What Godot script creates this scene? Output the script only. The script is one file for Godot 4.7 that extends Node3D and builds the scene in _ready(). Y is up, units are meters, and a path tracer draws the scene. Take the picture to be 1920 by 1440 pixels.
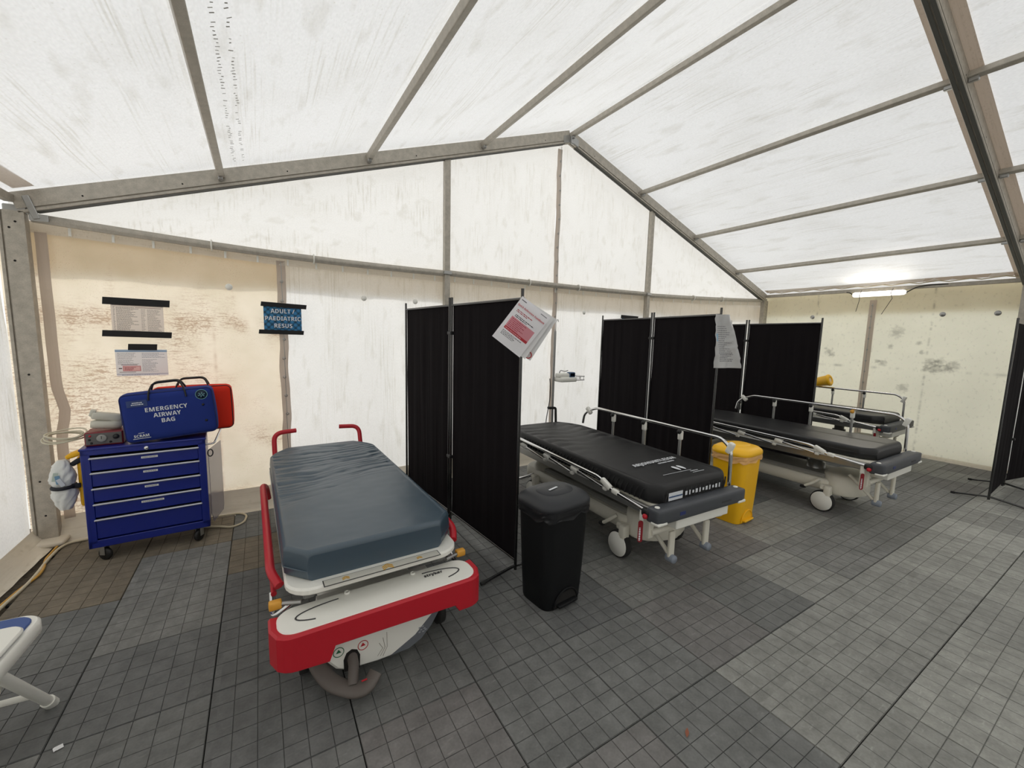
extends Node3D
# A clinic tent: 9 m wide frame marquee, 3 m bays, tiled plastic floor, four trolley beds between black screens.

const XL := -1.44          # fabric of the long wall beside the drawer cabinet
const XR := 7.90           # fabric of the far long wall
const ZG := -4.19          # fabric of the gable wall
const ZF := 4.95           # fabric of the other gable, behind the camera
const RX := 3.22           # ridge
const SLOPE := 0.344
const FRAMES := [-4.10, -1.095, 1.91, 4.91]

var M := {}
var taken := {}
var noise := FastNoiseLite.new()

# ------------------------------------------------------------------ shapes
class Sh:
	var st := SurfaceTool.new()
	var xf := Transform3D.IDENTITY
	var grp := 10
	func _init() -> void:
		st.begin(Mesh.PRIMITIVE_TRIANGLES)
	func tri(a: Vector3, b: Vector3, c: Vector3, ua := Vector2.ZERO, ub := Vector2.ZERO, uc := Vector2.ZERO) -> void:
		# given counter-clockwise from outside; Godot wants clockwise
		st.set_uv(ua); st.add_vertex(xf * a)
		st.set_uv(uc); st.add_vertex(xf * c)
		st.set_uv(ub); st.add_vertex(xf * b)
	func quad(a: Vector3, b: Vector3, c: Vector3, d: Vector3) -> void:
		tri(a, b, c); tri(a, c, d)
	func out(p: Array, o: Vector3) -> void:
		var n: Vector3 = (p[1] - p[0]).cross(p[2] - p[0])
		for i in range(1, p.size() - 1):
			if n.dot(o) >= 0.0:
				tri(p[0], p[i], p[i + 1])
			else:
				tri(p[0], p[i + 1], p[i])
	func flat() -> void:
		st.set_smooth_group(-1)
	func soft() -> void:
		grp += 1
		st.set_smooth_group(grp)
	func box(c: Vector3, s: Vector3, b := 0.003, bas := Basis.IDENTITY) -> Sh:
		flat()
		var h := s / 2.0
		b = minf(b, 0.9 * minf(h.x, minf(h.y, h.z)))
		var w := func(v: Vector3) -> Vector3: return c + bas * v
		for i in 3:
			var j := (i + 1) % 3
			var k := (i + 2) % 3
			for sg in [-1.0, 1.0]:
				var pts := []
				for q in [[-1, -1], [1, -1], [1, 1], [-1, 1]]:
					var v := Vector3.ZERO
					v[i] = sg * h[i]; v[j] = q[0] * (h[j] - b); v[k] = q[1] * (h[k] - b)
					pts.append(w.call(v))
				var o := Vector3.ZERO
				o[i] = sg
				out(pts, bas * o)
			if b > 0.0:
				for sj in [-1.0, 1.0]:
					for sk in [-1.0, 1.0]:
						var pts := []
						for e in [[0, -1.0], [0, 1.0], [1, 1.0], [1, -1.0]]:
							var v := Vector3.ZERO
							v[i] = e[1] * (h[i] - b)
							v[j] = sj * (h[j] - (0.0 if e[0] == 0 else b))
							v[k] = sk * (h[k] - (b if e[0] == 0 else 0.0))
							pts.append(w.call(v))
						var o := Vector3.ZERO
						o[j] = sj; o[k] = sk
						out(pts, bas * o)
		if b > 0.0:
			for sx in [-1.0, 1.0]:
				for sy in [-1.0, 1.0]:
					for sz in [-1.0, 1.0]:
						var o := Vector3(sx, sy, sz)
						out([w.call(o * Vector3(h.x, h.y - b, h.z - b)), w.call(o * Vector3(h.x - b, h.y, h.z - b)), w.call(o * Vector3(h.x - b, h.y - b, h.z))], bas * o)
		return self
	# box with round edges and a soft belly
	func rbox(c: Vector3, s: Vector3, r := 0.02, n := 8, bulge := 0.0, bas := Basis.IDENTITY) -> Sh:
		soft()
		var h := s / 2.0
		r = minf(r, 0.98 * minf(h.x, minf(h.y, h.z)))
		for i in 3:
			var j := (i + 1) % 3
			var k := (i + 2) % 3
			for sg in [-1.0, 1.0]:
				var g := []
				for a in n + 1:
					for b in n + 1:
						var v := Vector3.ZERO
						var ta := sin((a / float(n) - 0.5) * PI) if n > 3 else a * 2.0 / n - 1.0
						var tb := sin((b / float(n) - 0.5) * PI) if n > 3 else b * 2.0 / n - 1.0
						v[i] = sg * h[i]; v[j] = ta * h[j]; v[k] = tb * h[k]
						var q := v.clamp(-(h - Vector3.ONE * r), h - Vector3.ONE * r)
						var p := q + (v - q).normalized() * r
						if bulge != 0.0:
							p[i] += sg * bulge * (1.0 - ta * ta) * (1.0 - tb * tb)
						g.append((c + bas * p).snapped(Vector3.ONE * 0.00001))
				for a in n:
					for b in n:
						var p0: Vector3 = g[a * (n + 1) + b]
						var p1: Vector3 = g[(a + 1) * (n + 1) + b]
						var p2: Vector3 = g[(a + 1) * (n + 1) + b + 1]
						var p3: Vector3 = g[a * (n + 1) + b + 1]
						if sg > 0: quad(p0, p1, p2, p3)
						else: quad(p0, p3, p2, p1)
		return self
	func tube(pts: Array, r := 0.01, n := 10, caps := true, closed := false, squash := 1.0) -> Sh:
		var m := pts.size()
		var rings := []
		var nrm := Vector3.ZERO
		for i in m:
			var a: Vector3 = pts[posmod(i - 1, m)] if (i > 0 or closed) else pts[i]
			var b: Vector3 = pts[(i + 1) % m] if (i < m - 1 or closed) else pts[i]
			var t := (b - a).normalized()
			if nrm == Vector3.ZERO:
				nrm = t.cross(Vector3.UP if absf(t.y) < 0.9 else Vector3.RIGHT).normalized()
			nrm = (nrm - t * nrm.dot(t)).normalized()
			var bi := t.cross(nrm)
			var ring := []
			for k in n:
				var an := TAU * k / n
				ring.append(pts[i] + (nrm * cos(an) + bi * sin(an) * squash) * r)
			rings.append(ring)
		loft(rings, caps and not closed, closed)
		return self
	# rings run counter-clockwise seen from the end they are heading to
	func loft(rings: Array, caps := true, closed := false) -> Sh:
		soft()
		var m := rings.size()
		for i in (m if closed else m - 1):
			var a: Array = rings[i]
			var b: Array = rings[(i + 1) % m]
			var n := a.size()
			for k in n:
				var k2 := (k + 1) % n
				quad(a[k], a[k2], b[k2], b[k])
		if caps:
			flat()
			var a: Array = rings[0].duplicate()
			a.reverse()
			cap(a)
			cap(rings[m - 1])
		return self
	func cap(p: Array) -> void:
		var c := Vector3.ZERO
		for v in p: c += v
		c /= p.size()
		for k in p.size():
			tri(c, p[k], p[(k + 1) % p.size()])
	func lathe(prof: Array, n := 24, at := Vector3.ZERO, bas := Basis.IDENTITY, sharp := false) -> Sh:
		soft()
		for i in prof.size() - 1:
			if sharp: soft()
			for k in n:
				var a0 := TAU * k / n
				var a1 := TAU * ((k + 1) % n) / n
				var p0: Vector2 = prof[i]
				var p1: Vector2 = prof[i + 1]
				var A := at + bas * Vector3(p0.x * cos(a0), p0.y, p0.x * sin(a0))
				var B := at + bas * Vector3(p1.x * cos(a0), p1.y, p1.x * sin(a0))
				var C := at + bas * Vector3(p1.x * cos(a1), p1.y, p1.x * sin(a1))
				var D := at + bas * Vector3(p0.x * cos(a1), p0.y, p0.x * sin(a1))
				if p1.x > 0.00001: tri(A, B, C)
				if p0.x > 0.00001: tri(A, C, D)
		return self
	# polygon in xy, counter-clockwise, pushed from z0 to z1
	func prism(poly: Array, z0: float, z1: float, bev := 0.0, sm := false) -> Sh:
		var P := PackedVector2Array(poly)
		var n := P.size()
		var Q := P
		if bev > 0.0:
			Q = PackedVector2Array()
			for i in n:
				var e0 := (P[i] - P[(i + n - 1) % n]).normalized()
				var e1 := (P[(i + 1) % n] - P[i]).normalized()
				var nn := (e0.orthogonal() * -1.0 + e1.orthogonal() * -1.0)
				nn = nn.normalized() / maxf(0.5, sqrt((1.0 + e0.dot(e1)) / 2.0))
				Q.append(P[i] - (-nn) * bev)
		var idx := Geometry2D.triangulate_polygon(Q)
		flat()
		for t in range(0, idx.size(), 3):
			var a := Q[idx[t]]; var b := Q[idx[t + 1]]; var c := Q[idx[t + 2]]
			if (b - a).cross(c - a) < 0.0:
				var s := b; b = c; c = s
			tri(Vector3(a.x, a.y, z1), Vector3(b.x, b.y, z1), Vector3(c.x, c.y, z1))
			tri(Vector3(a.x, a.y, z0), Vector3(c.x, c.y, z0), Vector3(b.x, b.y, z0))
		if sm: soft()
		for i in n:
			var j := (i + 1) % n
			quad(Vector3(P[i].x, P[i].y, z0 + bev), Vector3(P[j].x, P[j].y, z0 + bev), Vector3(P[j].x, P[j].y, z1 - bev), Vector3(P[i].x, P[i].y, z1 - bev))
			if bev > 0.0:
				quad(Vector3(P[i].x, P[i].y, z1 - bev), Vector3(P[j].x, P[j].y, z1 - bev), Vector3(Q[j].x, Q[j].y, z1), Vector3(Q[i].x, Q[i].y, z1))
				quad(Vector3(Q[i].x, Q[i].y, z0), Vector3(Q[j].x, Q[j].y, z0), Vector3(P[j].x, P[j].y, z0 + bev), Vector3(P[i].x, P[i].y, z0 + bev))
		return self
	# sheet: f(u, v) in 0..1
	func sheet(nu: int, nv: int, f: Callable) -> Sh:
		soft()
		var g := []
		for i in nu + 1:
			for j in nv + 1:
				g.append(f.call(i / float(nu), j / float(nv)))
		for i in nu:
			for j in nv:
				var a := i * (nv + 1) + j
				var b := (i + 1) * (nv + 1) + j
				var ua := Vector2(i / float(nu), 1.0 - j / float(nv))
				var du := Vector2(1.0 / nu, 0)
				var dv := Vector2(0, -1.0 / nv)
				tri(g[a], g[b], g[b + 1], ua, ua + du, ua + du + dv)
				tri(g[a], g[b + 1], g[a + 1], ua, ua + du + dv, ua + dv)
		return self
	# mattress or cushion running along z; half(z) its half width, lift(x, z) added to the top
	func pad(half: Callable, z0: float, z1: float, y0: float, y1: float, r: float, nz: int, nu: int, lift: Callable) -> Sh:
		var rings := []
		var zs := [z0, z0 + r * 0.06, z0 + r * 0.25, z0 + r * 0.6]
		for i in nz + 1:
			zs.append(lerpf(z0 + r, z1 - r, i / float(nz)))
		zs.append_array([z1 - r * 0.6, z1 - r * 0.25, z1 - r * 0.06, z1])
		for z in zs:
			var d := minf(z - z0, z1 - z)
			var drop := 0.0 if d >= r else r - sqrt(maxf(0.0, r * r - (r - d) * (r - d)))
			var w: float = half.call(z)
			var ring := [Vector3(-w + r * 0.6, y0, z), Vector3(0, y0, z), Vector3(w - r * 0.6, y0, z), Vector3(w, y0 + r * 0.6, z), Vector3(w + 0.004, (y0 + y1) / 2, z)]
			for k in 4:
				var an := k / 4.0 * PI / 2
				ring.append(Vector3(w - r + r * cos(an), y1 - drop - r + r * sin(an), z))
			for k in nu + 1:
				var x := lerpf(w - r, -(w - r), k / float(nu))
				ring.append(Vector3(x, y1 - drop + lift.call(x, z) * clampf(d / 0.03, 0, 1), z))
			for k in range(3, -1, -1):
				var an := k / 4.0 * PI / 2
				ring.append(Vector3(-(w - r + r * cos(an)), y1 - drop - r + r * sin(an), z))
			ring.append(Vector3(-w - 0.004, (y0 + y1) / 2, z))
			ring.append(Vector3(-w, y0 + r * 0.6, z))
			rings.append(ring)
		loft(rings, true)
		return self
	func mesh(m: Material) -> ArrayMesh:
		st.generate_normals()
		st.set_material(m)
		return st.commit()

# round the corners of a path
static func fillet(pts: Array, rad: float, n := 5) -> Array:
	var o := [pts[0]]
	for i in range(1, pts.size() - 1):
		var p: Vector3 = pts[i]
		var a: Vector3 = pts[i - 1] - p
		var b: Vector3 = pts[i + 1] - p
		var d := minf(rad, minf(a.length(), b.length()) * 0.48)
		var s := p + a.normalized() * d
		var e := p + b.normalized() * d
		for k in n + 1:
			var t := k / float(n)
			o.append(s.lerp(p, t).lerp(p.lerp(e, t), t))
	o.append(pts[-1])
	return o
static func rr(w: float, h: float, r: float, n := 4, c := Vector2.ZERO) -> Array:
	var o := []
	for q in [[1, 1, 0.0], [-1, 1, PI / 2], [-1, -1, PI], [1, -1, 3 * PI / 2]]:
		for k in n + 1:
			var a: float = q[2] + PI / 2 * k / n
			o.append(c + Vector2(q[0] * (w / 2 - r) + r * cos(a), q[1] * (h / 2 - r) + r * sin(a)))
	return o

# ------------------------------------------------------------------ scene tree
func numbered(called: String) -> String:
	if not taken.has(called):
		taken[called] = 0
		return called
	taken[called] += 1
	return "%s_%03d" % [called, taken[called]]
func thing(called: String, label: String, category: String, at := Vector3.ZERO, turn := 0.0, group := "", kind := "") -> Node3D:
	var o := Node3D.new()
	o.name = numbered(called)
	o.position = at
	o.rotation.y = turn
	tag(o, label, category, group, kind)
	add_child(o)
	return o
func tag(o: Node, label: String, category: String, group := "", kind := "") -> void:
	o.set_meta("label", label)
	o.set_meta("category", category)
	if group: o.set_meta("group", group)
	if kind: o.set_meta("kind", kind)
func put(sh: Sh, called: String, m: Material, parent: Node, label := "", kind := "") -> MeshInstance3D:
	return put_mesh(sh.mesh(m), called, parent, label, kind)
func put_mesh(me: Mesh, called: String, parent: Node, label := "", kind := "") -> MeshInstance3D:
	var o := MeshInstance3D.new()
	o.mesh = me
	o.name = called
	if label: o.set_meta("label", label)
	if kind: o.set_meta("kind", kind)
	parent.add_child(o, true)
	return o
func single(sh: Sh, called: String, m: Material, label: String, category: String, at := Vector3.ZERO, turn := 0.0, group := "", kind := "") -> MeshInstance3D:
	var o := put(sh, numbered(called), m, self)
	o.position = at
	o.rotation.y = turn
	tag(o, label, category, group, kind)
	return o
func words(parent: Node, s: String, tall: float, m: Material, xf: Transform3D, bold := true, depth := 0.0012, called := "lettering") -> MeshInstance3D:
	var t := TextMesh.new()
	var f := SystemFont.new()
	f.font_names = PackedStringArray(["Droid Sans"])
	f.font_weight = 700 if bold else 400
	t.font = f
	t.text = s
	t.font_size = 48
	t.pixel_size = tall / 34.0
	t.depth = depth
	t.curve_step = 2.0
	t.material = m
	t.horizontal_alignment = HORIZONTAL_ALIGNMENT_CENTER
	t.vertical_alignment = VERTICAL_ALIGNMENT_CENTER
	var o := MeshInstance3D.new()
	o.mesh = t
	o.name = called
	o.transform = xf
	parent.add_child(o, true)
	return o
# a line of print too small to read: short dashes of ink
func marks(parent: Node, wide: float, tall: float, m: Material, xf: Transform3D, sd: int) -> MeshInstance3D:
	var rng := RandomNumberGenerator.new()
	rng.seed = sd
	var s := Sh.new()
	var x := -wide / 2
	while x < wide / 2 - tall * 0.3:
		var l := minf(rng.randf_range(0.4, 1.3) * tall, wide / 2 - x)
		s.box(Vector3(x + l / 2, 0, 0), Vector3(l, tall * rng.randf_range(0.75, 1.0), 0.0006), 0.0)
		x += l + tall * 0.3
	var o := put(s, "print_marks", m, parent, "", "stuff")
	o.transform = xf
	return o
func mat(key: String, c: Color, rough := 0.6, metal := 0.0, spec := 0.5) -> StandardMaterial3D:
	if M.has(key): return M[key]
	var m := StandardMaterial3D.new()
	m.resource_name = key
	m.albedo_color = c
	m.roughness = rough
	m.metallic = metal
	m.metallic_specular = spec
	m.cull_mode = BaseMaterial3D.CULL_DISABLED
	M[key] = m
	return m
func c8(r: int, g: int, b: int) -> Color:
	return Color8(r, g, b)
func picture(w: int, h: int, f: Callable) -> ImageTexture:
	var im := Image.create(w, h, false, Image.FORMAT_RGB8)
	for y in h:
		for x in w:
			im.set_pixel(x, y, f.call(x / float(w), y / float(h)))
	return ImageTexture.create_from_image(im)
func fabric(key: String, tex: Texture2D, tint := Color.WHITE, through := 0.95) -> StandardMaterial3D:
	var m := mat(key, tint, 0.55, 0.0, 0.35)
	m.albedo_texture = tex
	m.backlight_enabled = true
	m.backlight = Color(through, through, through)
	return m
func nz(x: float, y: float) -> float:
	return noise.get_noise_2d(x, y)
func rail_y(x: float) -> float:
	if x < 1.69: return lerpf(2.245, 2.165, clampf((x + 1.27) / 2.92, 0.0, 1.0)) - 0.03 * sin(PI * clampf((x + 1.27) / 2.92, 0.0, 1.0))
	if x < 4.735: return 2.172 - 0.012 * sin(PI * (x - 1.69) / 3.05)
	return lerpf(2.16, 2.275, clampf((x - 4.77) / 2.99, 0.0, 1.0)) - 0.01 * sin(PI * clampf((x - 4.77) / 2.99, 0.0, 1.0))
func roof_y(x: float) -> float:
	return 2.31 + SLOPE * (4.57 - absf(x - RX))

# ------------------------------------------------------------------ build
func _ready() -> void:
	var cam := Camera3D.new()
	cam.name = "camera"
	cam.fov = rad_to_deg(2.0 * atan(720.0 / 773.27))
	cam.position = Vector3(0, 1.54, 0)
	cam.rotation = Vector3(deg_to_rad(-6.673), deg_to_rad(-31.426), deg_to_rad(1.391))
	cam.near = 0.02
	cam.far = 300.0
	add_child(cam)
	cam.current = true
	var env := Environment.new()
	env.background_mode = Environment.BG_SKY
	env.tonemap_mode = Environment.TONE_MAPPER_LINEAR
	env.tonemap_exposure = 1.4
	env.sdfgi_enabled = true
	env.ssao_enabled = true
	env.ssil_enabled = true
	var sky := ProceduralSkyMaterial.new()      # bright even overcast
	sky.sky_top_color = Color(0.92, 0.93, 0.94)
	sky.sky_horizon_color = Color(0.95, 0.95, 0.94)
	sky.ground_horizon_color = Color(0.83, 0.825, 0.80)
	sky.ground_bottom_color = Color(0.83, 0.825, 0.80)
	sky.sky_energy_multiplier = 1.0
	env.sky = Sky.new()
	env.sky.sky_material = sky
	var we := WorldEnvironment.new()
	we.name = "surroundings"
	we.environment = env
	add_child(we)

	# hazy sun behind thin cloud, on the gable side of the tent
	var sun := DirectionalLight3D.new()
	sun.name = "hazy_sun"
	sun.light_energy = 0.45
	sun.light_color = Color(1.0, 0.985, 0.95)
	sun.light_angular_distance = 12.0
	sun.shadow_enabled = true
	sun.sky_mode = DirectionalLight3D.SKY_MODE_LIGHT_ONLY
	add_child(sun)
	sun.look_at_from_position(Vector3(-3.5, 6.0, -7.5), Vector3.ZERO)

	noise.seed = 7
	noise.noise_type = FastNoiseLite.TYPE_SIMPLEX_SMOOTH
	noise.frequency = 1.0
	noise.fractal_type = FastNoiseLite.FRACTAL_FBM
	noise.fractal_octaves = 3
	make_materials()
	build_ground_and_floor()
	build_walls()
	build_roof()
	build_frame()
	build_screens()
	red_trolley()
	black_trolley("trolley_bed", "grey trolley bed with lettered black mattress beside the black pedal bin", Vector3(2.41, 0, -2.5), deg_to_rad(-1.5), 0.0, true)
	black_trolley("trolley_bed", "cream trolley bed with smooth black mattress beside the yellow bin", Vector3(4.66, 0, -2.17), deg_to_rad(-0.5), 0.045, false)
	black_trolley("trolley_bed", "trolley bed with thin black mattress pushed close to the far long wall", Vector3(6.74, 0, -2.76), deg_to_rad(0.5), 0.045, false)
	cabinet()
	cabinet_things()
	wall_papers()
	pedal_bins()
	small_things()
	lamp()

func make_materials() -> void:
	# aluminium of the frame: grey, a little dirty
	var al := FastNoiseLite.new()
	al.seed = 3; al.frequency = 1.0; al.fractal_octaves = 4
	var alu_tex := picture(256, 256, func(u: float, v: float) -> Color:
		var n := al.get_noise_2d(u * 9.0, v * 9.0) * 0.5 + al.get_noise_2d(u * 60.0, v * 60.0 + 9.0) * 0.35
		var g := 0.90 + n * 0.16
		return Color(g, g * 0.985, g * 0.955))
	var m := mat("aluminium", c8(200, 196, 189), 0.5, 0.25)
	m.albedo_texture = alu_tex
	m.uv1_triplanar = true
	m.uv1_world_triplanar = true
	m.uv1_scale = Vector3(1.7, 1.7, 1.7)
	mat("dark_hole", c8(28, 26, 24), 0.9)
	mat("steel", c8(170, 170, 168), 0.35, 0.8)
	mat("chrome", c8(225, 225, 225), 0.13, 1.0)
	mat("black_plastic", c8(24, 24, 25), 0.5)
	mat("black_bin", c8(17, 18, 20), 0.55, 0.0, 0.35)
	mat("rubber", c8(38, 37, 36), 0.8)
	mat("white_plastic", c8(240, 239, 231), 0.38)
	mat("cream_shell", c8(226, 222, 208), 0.42)
	mat("grey_plastic", c8(70, 73, 78), 0.5)
	mat("black_cloth", c8(27, 24, 26), 0.95, 0.0, 0.2)
	mat("black_pole", c8(20, 20, 21), 0.22, 0.0, 0.7)
	mat("red_plastic", c8(190, 26, 42), 0.42)
	mat("yellow_plastic", c8(255, 194, 18), 0.42)
	mat("tape", c8(15, 15, 16), 0.7)
	mat("paper", c8(236, 236, 236), 0.8)
	mat("cable_cream", c8(214, 203, 176), 0.55)
	mat("cable_yellow", c8(206, 158, 70), 0.55)
	mat("white_ink", c8(225, 228, 232), 0.7)
	mat("dark_ink", c8(60, 60, 62), 0.7)
	mat("red_ink", c8(190, 40, 50), 0.7)

func build_ground_and_floor() -> void:
	var dirt := picture(256, 256, func(u: float, v: float) -> Color:
		var n := nz(u * 30.0, v * 30.0) * 0.5 + nz(u * 90.0 + 5.0, v * 90.0) * 0.4
		var g := 0.36 + n * 0.16
		return Color(g, g * 0.92, g * 0.8))
	var gm := mat("ground_dirt", Color.WHITE, 0.95, 0.0, 0.2)
	gm.albedo_texture = dirt
	gm.uv1_triplanar = true
	gm.uv1_world_triplanar = true
	gm.uv1_scale = Vector3(0.8, 0.8, 0.8)
	single(Sh.new().box(Vector3(3.2, -0.08, 0.4), Vector3(9.9, 0.1, 9.8), 0.0), "ground", gm, "bare brown ground showing along the tent wall", "ground", Vector3.ZERO, 0, "", "structure")
	# floor: half-metre plastic tiles, each with six by six raised pads
	var floor := thing("floor", "grey interlocking plastic floor tiles with a grid of grooves", "floor", Vector3.ZERO, 0.0, "", "structure")
	var fn := FastNoiseLite.new()
	fn.seed = 21; fn.frequency = 1.0; fn.fractal_octaves = 4
	var dust := picture(512, 512, func(u: float, v: float) -> Color:
		var n := fn.get_noise_2d(u * 7.0, v * 7.0) * 0.45 + fn.get_noise_2d(u * 26.0 + 40.0, v * 26.0) * 0.4 + fn.get_noise_2d(u * 140.0, v * 140.0 + 70.0) * 0.30
		var scr := maxf(0.0, fn.get_noise_2d(u * 9.0 + v * 120.0, u * 14.0 + 90.0) - 0.45) * 0.5
		var g := clampf(0.86 + n * 0.20 + scr, 0.4, 1.0)
		return Color(g, g, g * 0.99))
	var base := Sh.new()
	base.box(Vector3(0, -0.016, 0), Vector3(0.496, 0.024, 0.496), 0.0)
	for i in 6:
		for j in 6:
			var x := -0.248 + 0.496 / 12.0 * (2 * i + 1)
			var z := -0.248 + 0.496 / 12.0 * (2 * j + 1)
			var hw := 0.0396 if true else 0.0
			base.flat()
			var t := [Vector3(x - hw, 0, z - hw), Vector3(x - hw, 0, z + hw), Vector3(x + hw, 0, z + hw), Vector3(x + hw, 0, z - hw)]
			base.quad(t[0], t[1], t[2], t[3])
			for k in 4:
				var a: Vector3 = t[k]
				var b: Vector3 = t[(k + 1) % 4]
				var c := Vector3(x, 0, z)
				var a2 := a + (a - c) * 0.022 + Vector3(0, -0.005, 0)
				var b2 := b + (b - c) * 0.022 + Vector3(0, -0.005, 0)
				base.out([a, b, b2, a2], (a + b) / 2 - c)
	var tile := base.mesh(null)
	var tints := [c8(132, 133, 132), c8(146, 146, 144), c8(162, 162, 158), c8(124, 125, 125), c8(139, 137, 136), c8(176, 176, 171), c8(142, 132, 117), c8(188, 188, 183)]
	var fm := []
	for i in tints.size():
		var m := mat("floor_tile_%d" % i, tints[i], 0.62, 0.0, 0.35)
		m.albedo_texture = dust
		m.roughness_texture = dust
		m.roughness = 0.75
		m.uv1_triplanar = true
		m.uv1_world_triplanar = true
		m.uv1_scale = Vector3(0.53, 0.53, 0.53)
		m.uv1_offset = Vector3(i * 0.37, 0, i * 0.21)
		fm.append(m)
	var rng := RandomNumberGenerator.new()
	rng.seed = 11
	for i in 18:
		for j in 16:
			var x := -1.235 + 0.5 * i + 0.25
			var z := -4.0 + 0.5 * j + 0.25
			var k: int = [0, 3, 0, 4, 1, 3][rng.randi() % 6]
			if x > 1.7 and z > -2.1: k = [1, 2, 1, 4, 2, 0][rng.randi() % 6]
			if x > 1.7 and z > -1.05: k = [2, 5, 2, 7, 5, 2][rng.randi() % 6]
			if x > 3.5 and z > -2.0 and z < -1.0: k = [1, 4, 2, 1][rng.randi() % 4]
			if (i == 0 and j < 2) or (i == 2 and j == 1) or (i == 1 and j == 0): k = 6
			var o := put_mesh(tile, "floor_tile", floor)
			o.material_override = fm[k]
			o.position = Vector3(x, rng.randf_range(-0.001, 0.001), z)
			o.rotation = Vector3(rng.randf_range(-0.0016, 0.0016), PI / 2 * (rng.randi() % 4), rng.randf_range(-0.0016, 0.0016))
	put(Sh.new().box(Vector3(3.265, -0.017, 4.45), Vector3(9.0, 0.026, 0.88), 0.003), "floor_edge", fm[0], floor)
	# connector lugs along the open edge
	var lug := Sh.new()
	for j in 34:
		var z := -3.94 + 0.083 * j * 1.4
		if j % 3 == 2: continue
		lug.box(Vector3(-1.247, -0.012, z), Vector3(0.022, 0.016, 0.026), 0.003)
	put(lug, "connector_lugs", M.black_plastic, floor, "black connector lugs on the tile edge", "stuff")

# ------------------------------------------------------------------ tent skin
func streaks(sd: int, warm: float, dirt: float) -> ImageTexture:
	var n := FastNoiseLite.new()
	n.seed = sd; n.frequency = 1.0; n.fractal_octaves = 4
	return picture(512, 512, func(u: float, v: float) -> Color:
		var big := n.get_noise_2d(u * 3.0, v * 3.0)
		# thin rain streaks, only here and there
		var run := maxf(0.0, n.get_noise_2d(u * 170.0 + 10.0, v * 2.6) - 0.10) * clampf(0.25 + n.get_noise_2d(u * 6.0 + 60.0, v * 2.0) * 1.4, 0.0, 1.0)
		var patch := maxf(0.0, n.get_noise_2d(u * 14.0, v * 5.0 + 8.0) - 0.25)
		var speck := maxf(0.0, n.get_noise_2d(u * 190.0, v * 190.0 + 30.0) - 0.48)
		var weave := n.get_noise_2d(u * 230.0, v * 90.0) * 0.035
		var d := clampf(dirt * (run * 0.30 + speck * 0.5 + patch * 0.16 + maxf(0.0, big) * 0.04), 0.0, 0.4)
		var g := 0.965 + weave - d * 0.7
		return Color(g, g - d * 0.05 - warm * 0.35, g - d * 0.2 - warm))
func stained() -> ImageTexture:
	var n := FastNoiseLite.new()
	n.seed = 5; n.frequency = 1.0; n.fractal_octaves = 4
	return picture(640, 640, func(u: float, v: float) -> Color:
		# yellowed cloth with rubbed brown dashes that run level, thickest towards the post
		var grain := maxf(0.0, n.get_noise_2d(u * 13.0, v * 120.0))
		var fine := maxf(0.0, n.get_noise_2d(u * 70.0 + 9.0, v * 210.0) - 0.02)
		var where := clampf(0.68 + n.get_noise_2d(u * 3.0 + 4.0, v * 4.0) * 1.0 - u * 0.95, 0.0, 1.0) * clampf((v - 0.14) * 6.0 + n.get_noise_2d(u * 8.0, 2.0), 0.0, 1.0)
		var band := exp(-pow((v - 0.27 - n.get_noise_2d(u * 3.0, 1.0) * 0.03) / 0.024, 2)) * clampf(0.55 + n.get_noise_2d(u * 6.0, 3.0) * 1.6, 0.0, 1.0)
		var seam := exp(-pow((u - 0.70) / 0.007, 2)) * clampf((v - 0.2) * 4.0, 0.0, 1.0) * clampf(0.5 + n.get_noise_2d(v * 20.0, 5.0), 0.0, 1.0)
		var low := exp(-pow((v - 0.72) / 0.05, 2)) * clampf(n.get_noise_2d(u * 4.0 + 20.0, v * 9.0) + 0.15, 0.0, 1.0)
		var speck := maxf(0.0, n.get_noise_2d(u * 230.0, v * 230.0) - 0.38) * clampf(0.6 + n.get_noise_2d(u * 6.0, v * 6.0) * 2.2, 0.0, 1.6)
		var d := clampf((grain * 1.1 + fine * 0.9) * where * 1.0 + (band + low) * (0.12 + grain * 0.9 + fine * 1.1) + seam * 0.26 + speck * 0.75, 0.0, 0.46)
		var blot := n.get_noise_2d(u * 4.0, v * 6.0 + 77.0) * 0.035
		var c := Color(0.945 + blot, 0.90 + blot, 0.82 + blot * 1.3)
		return c.lerp(Color(0.55, 0.40, 0.30), d))
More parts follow.
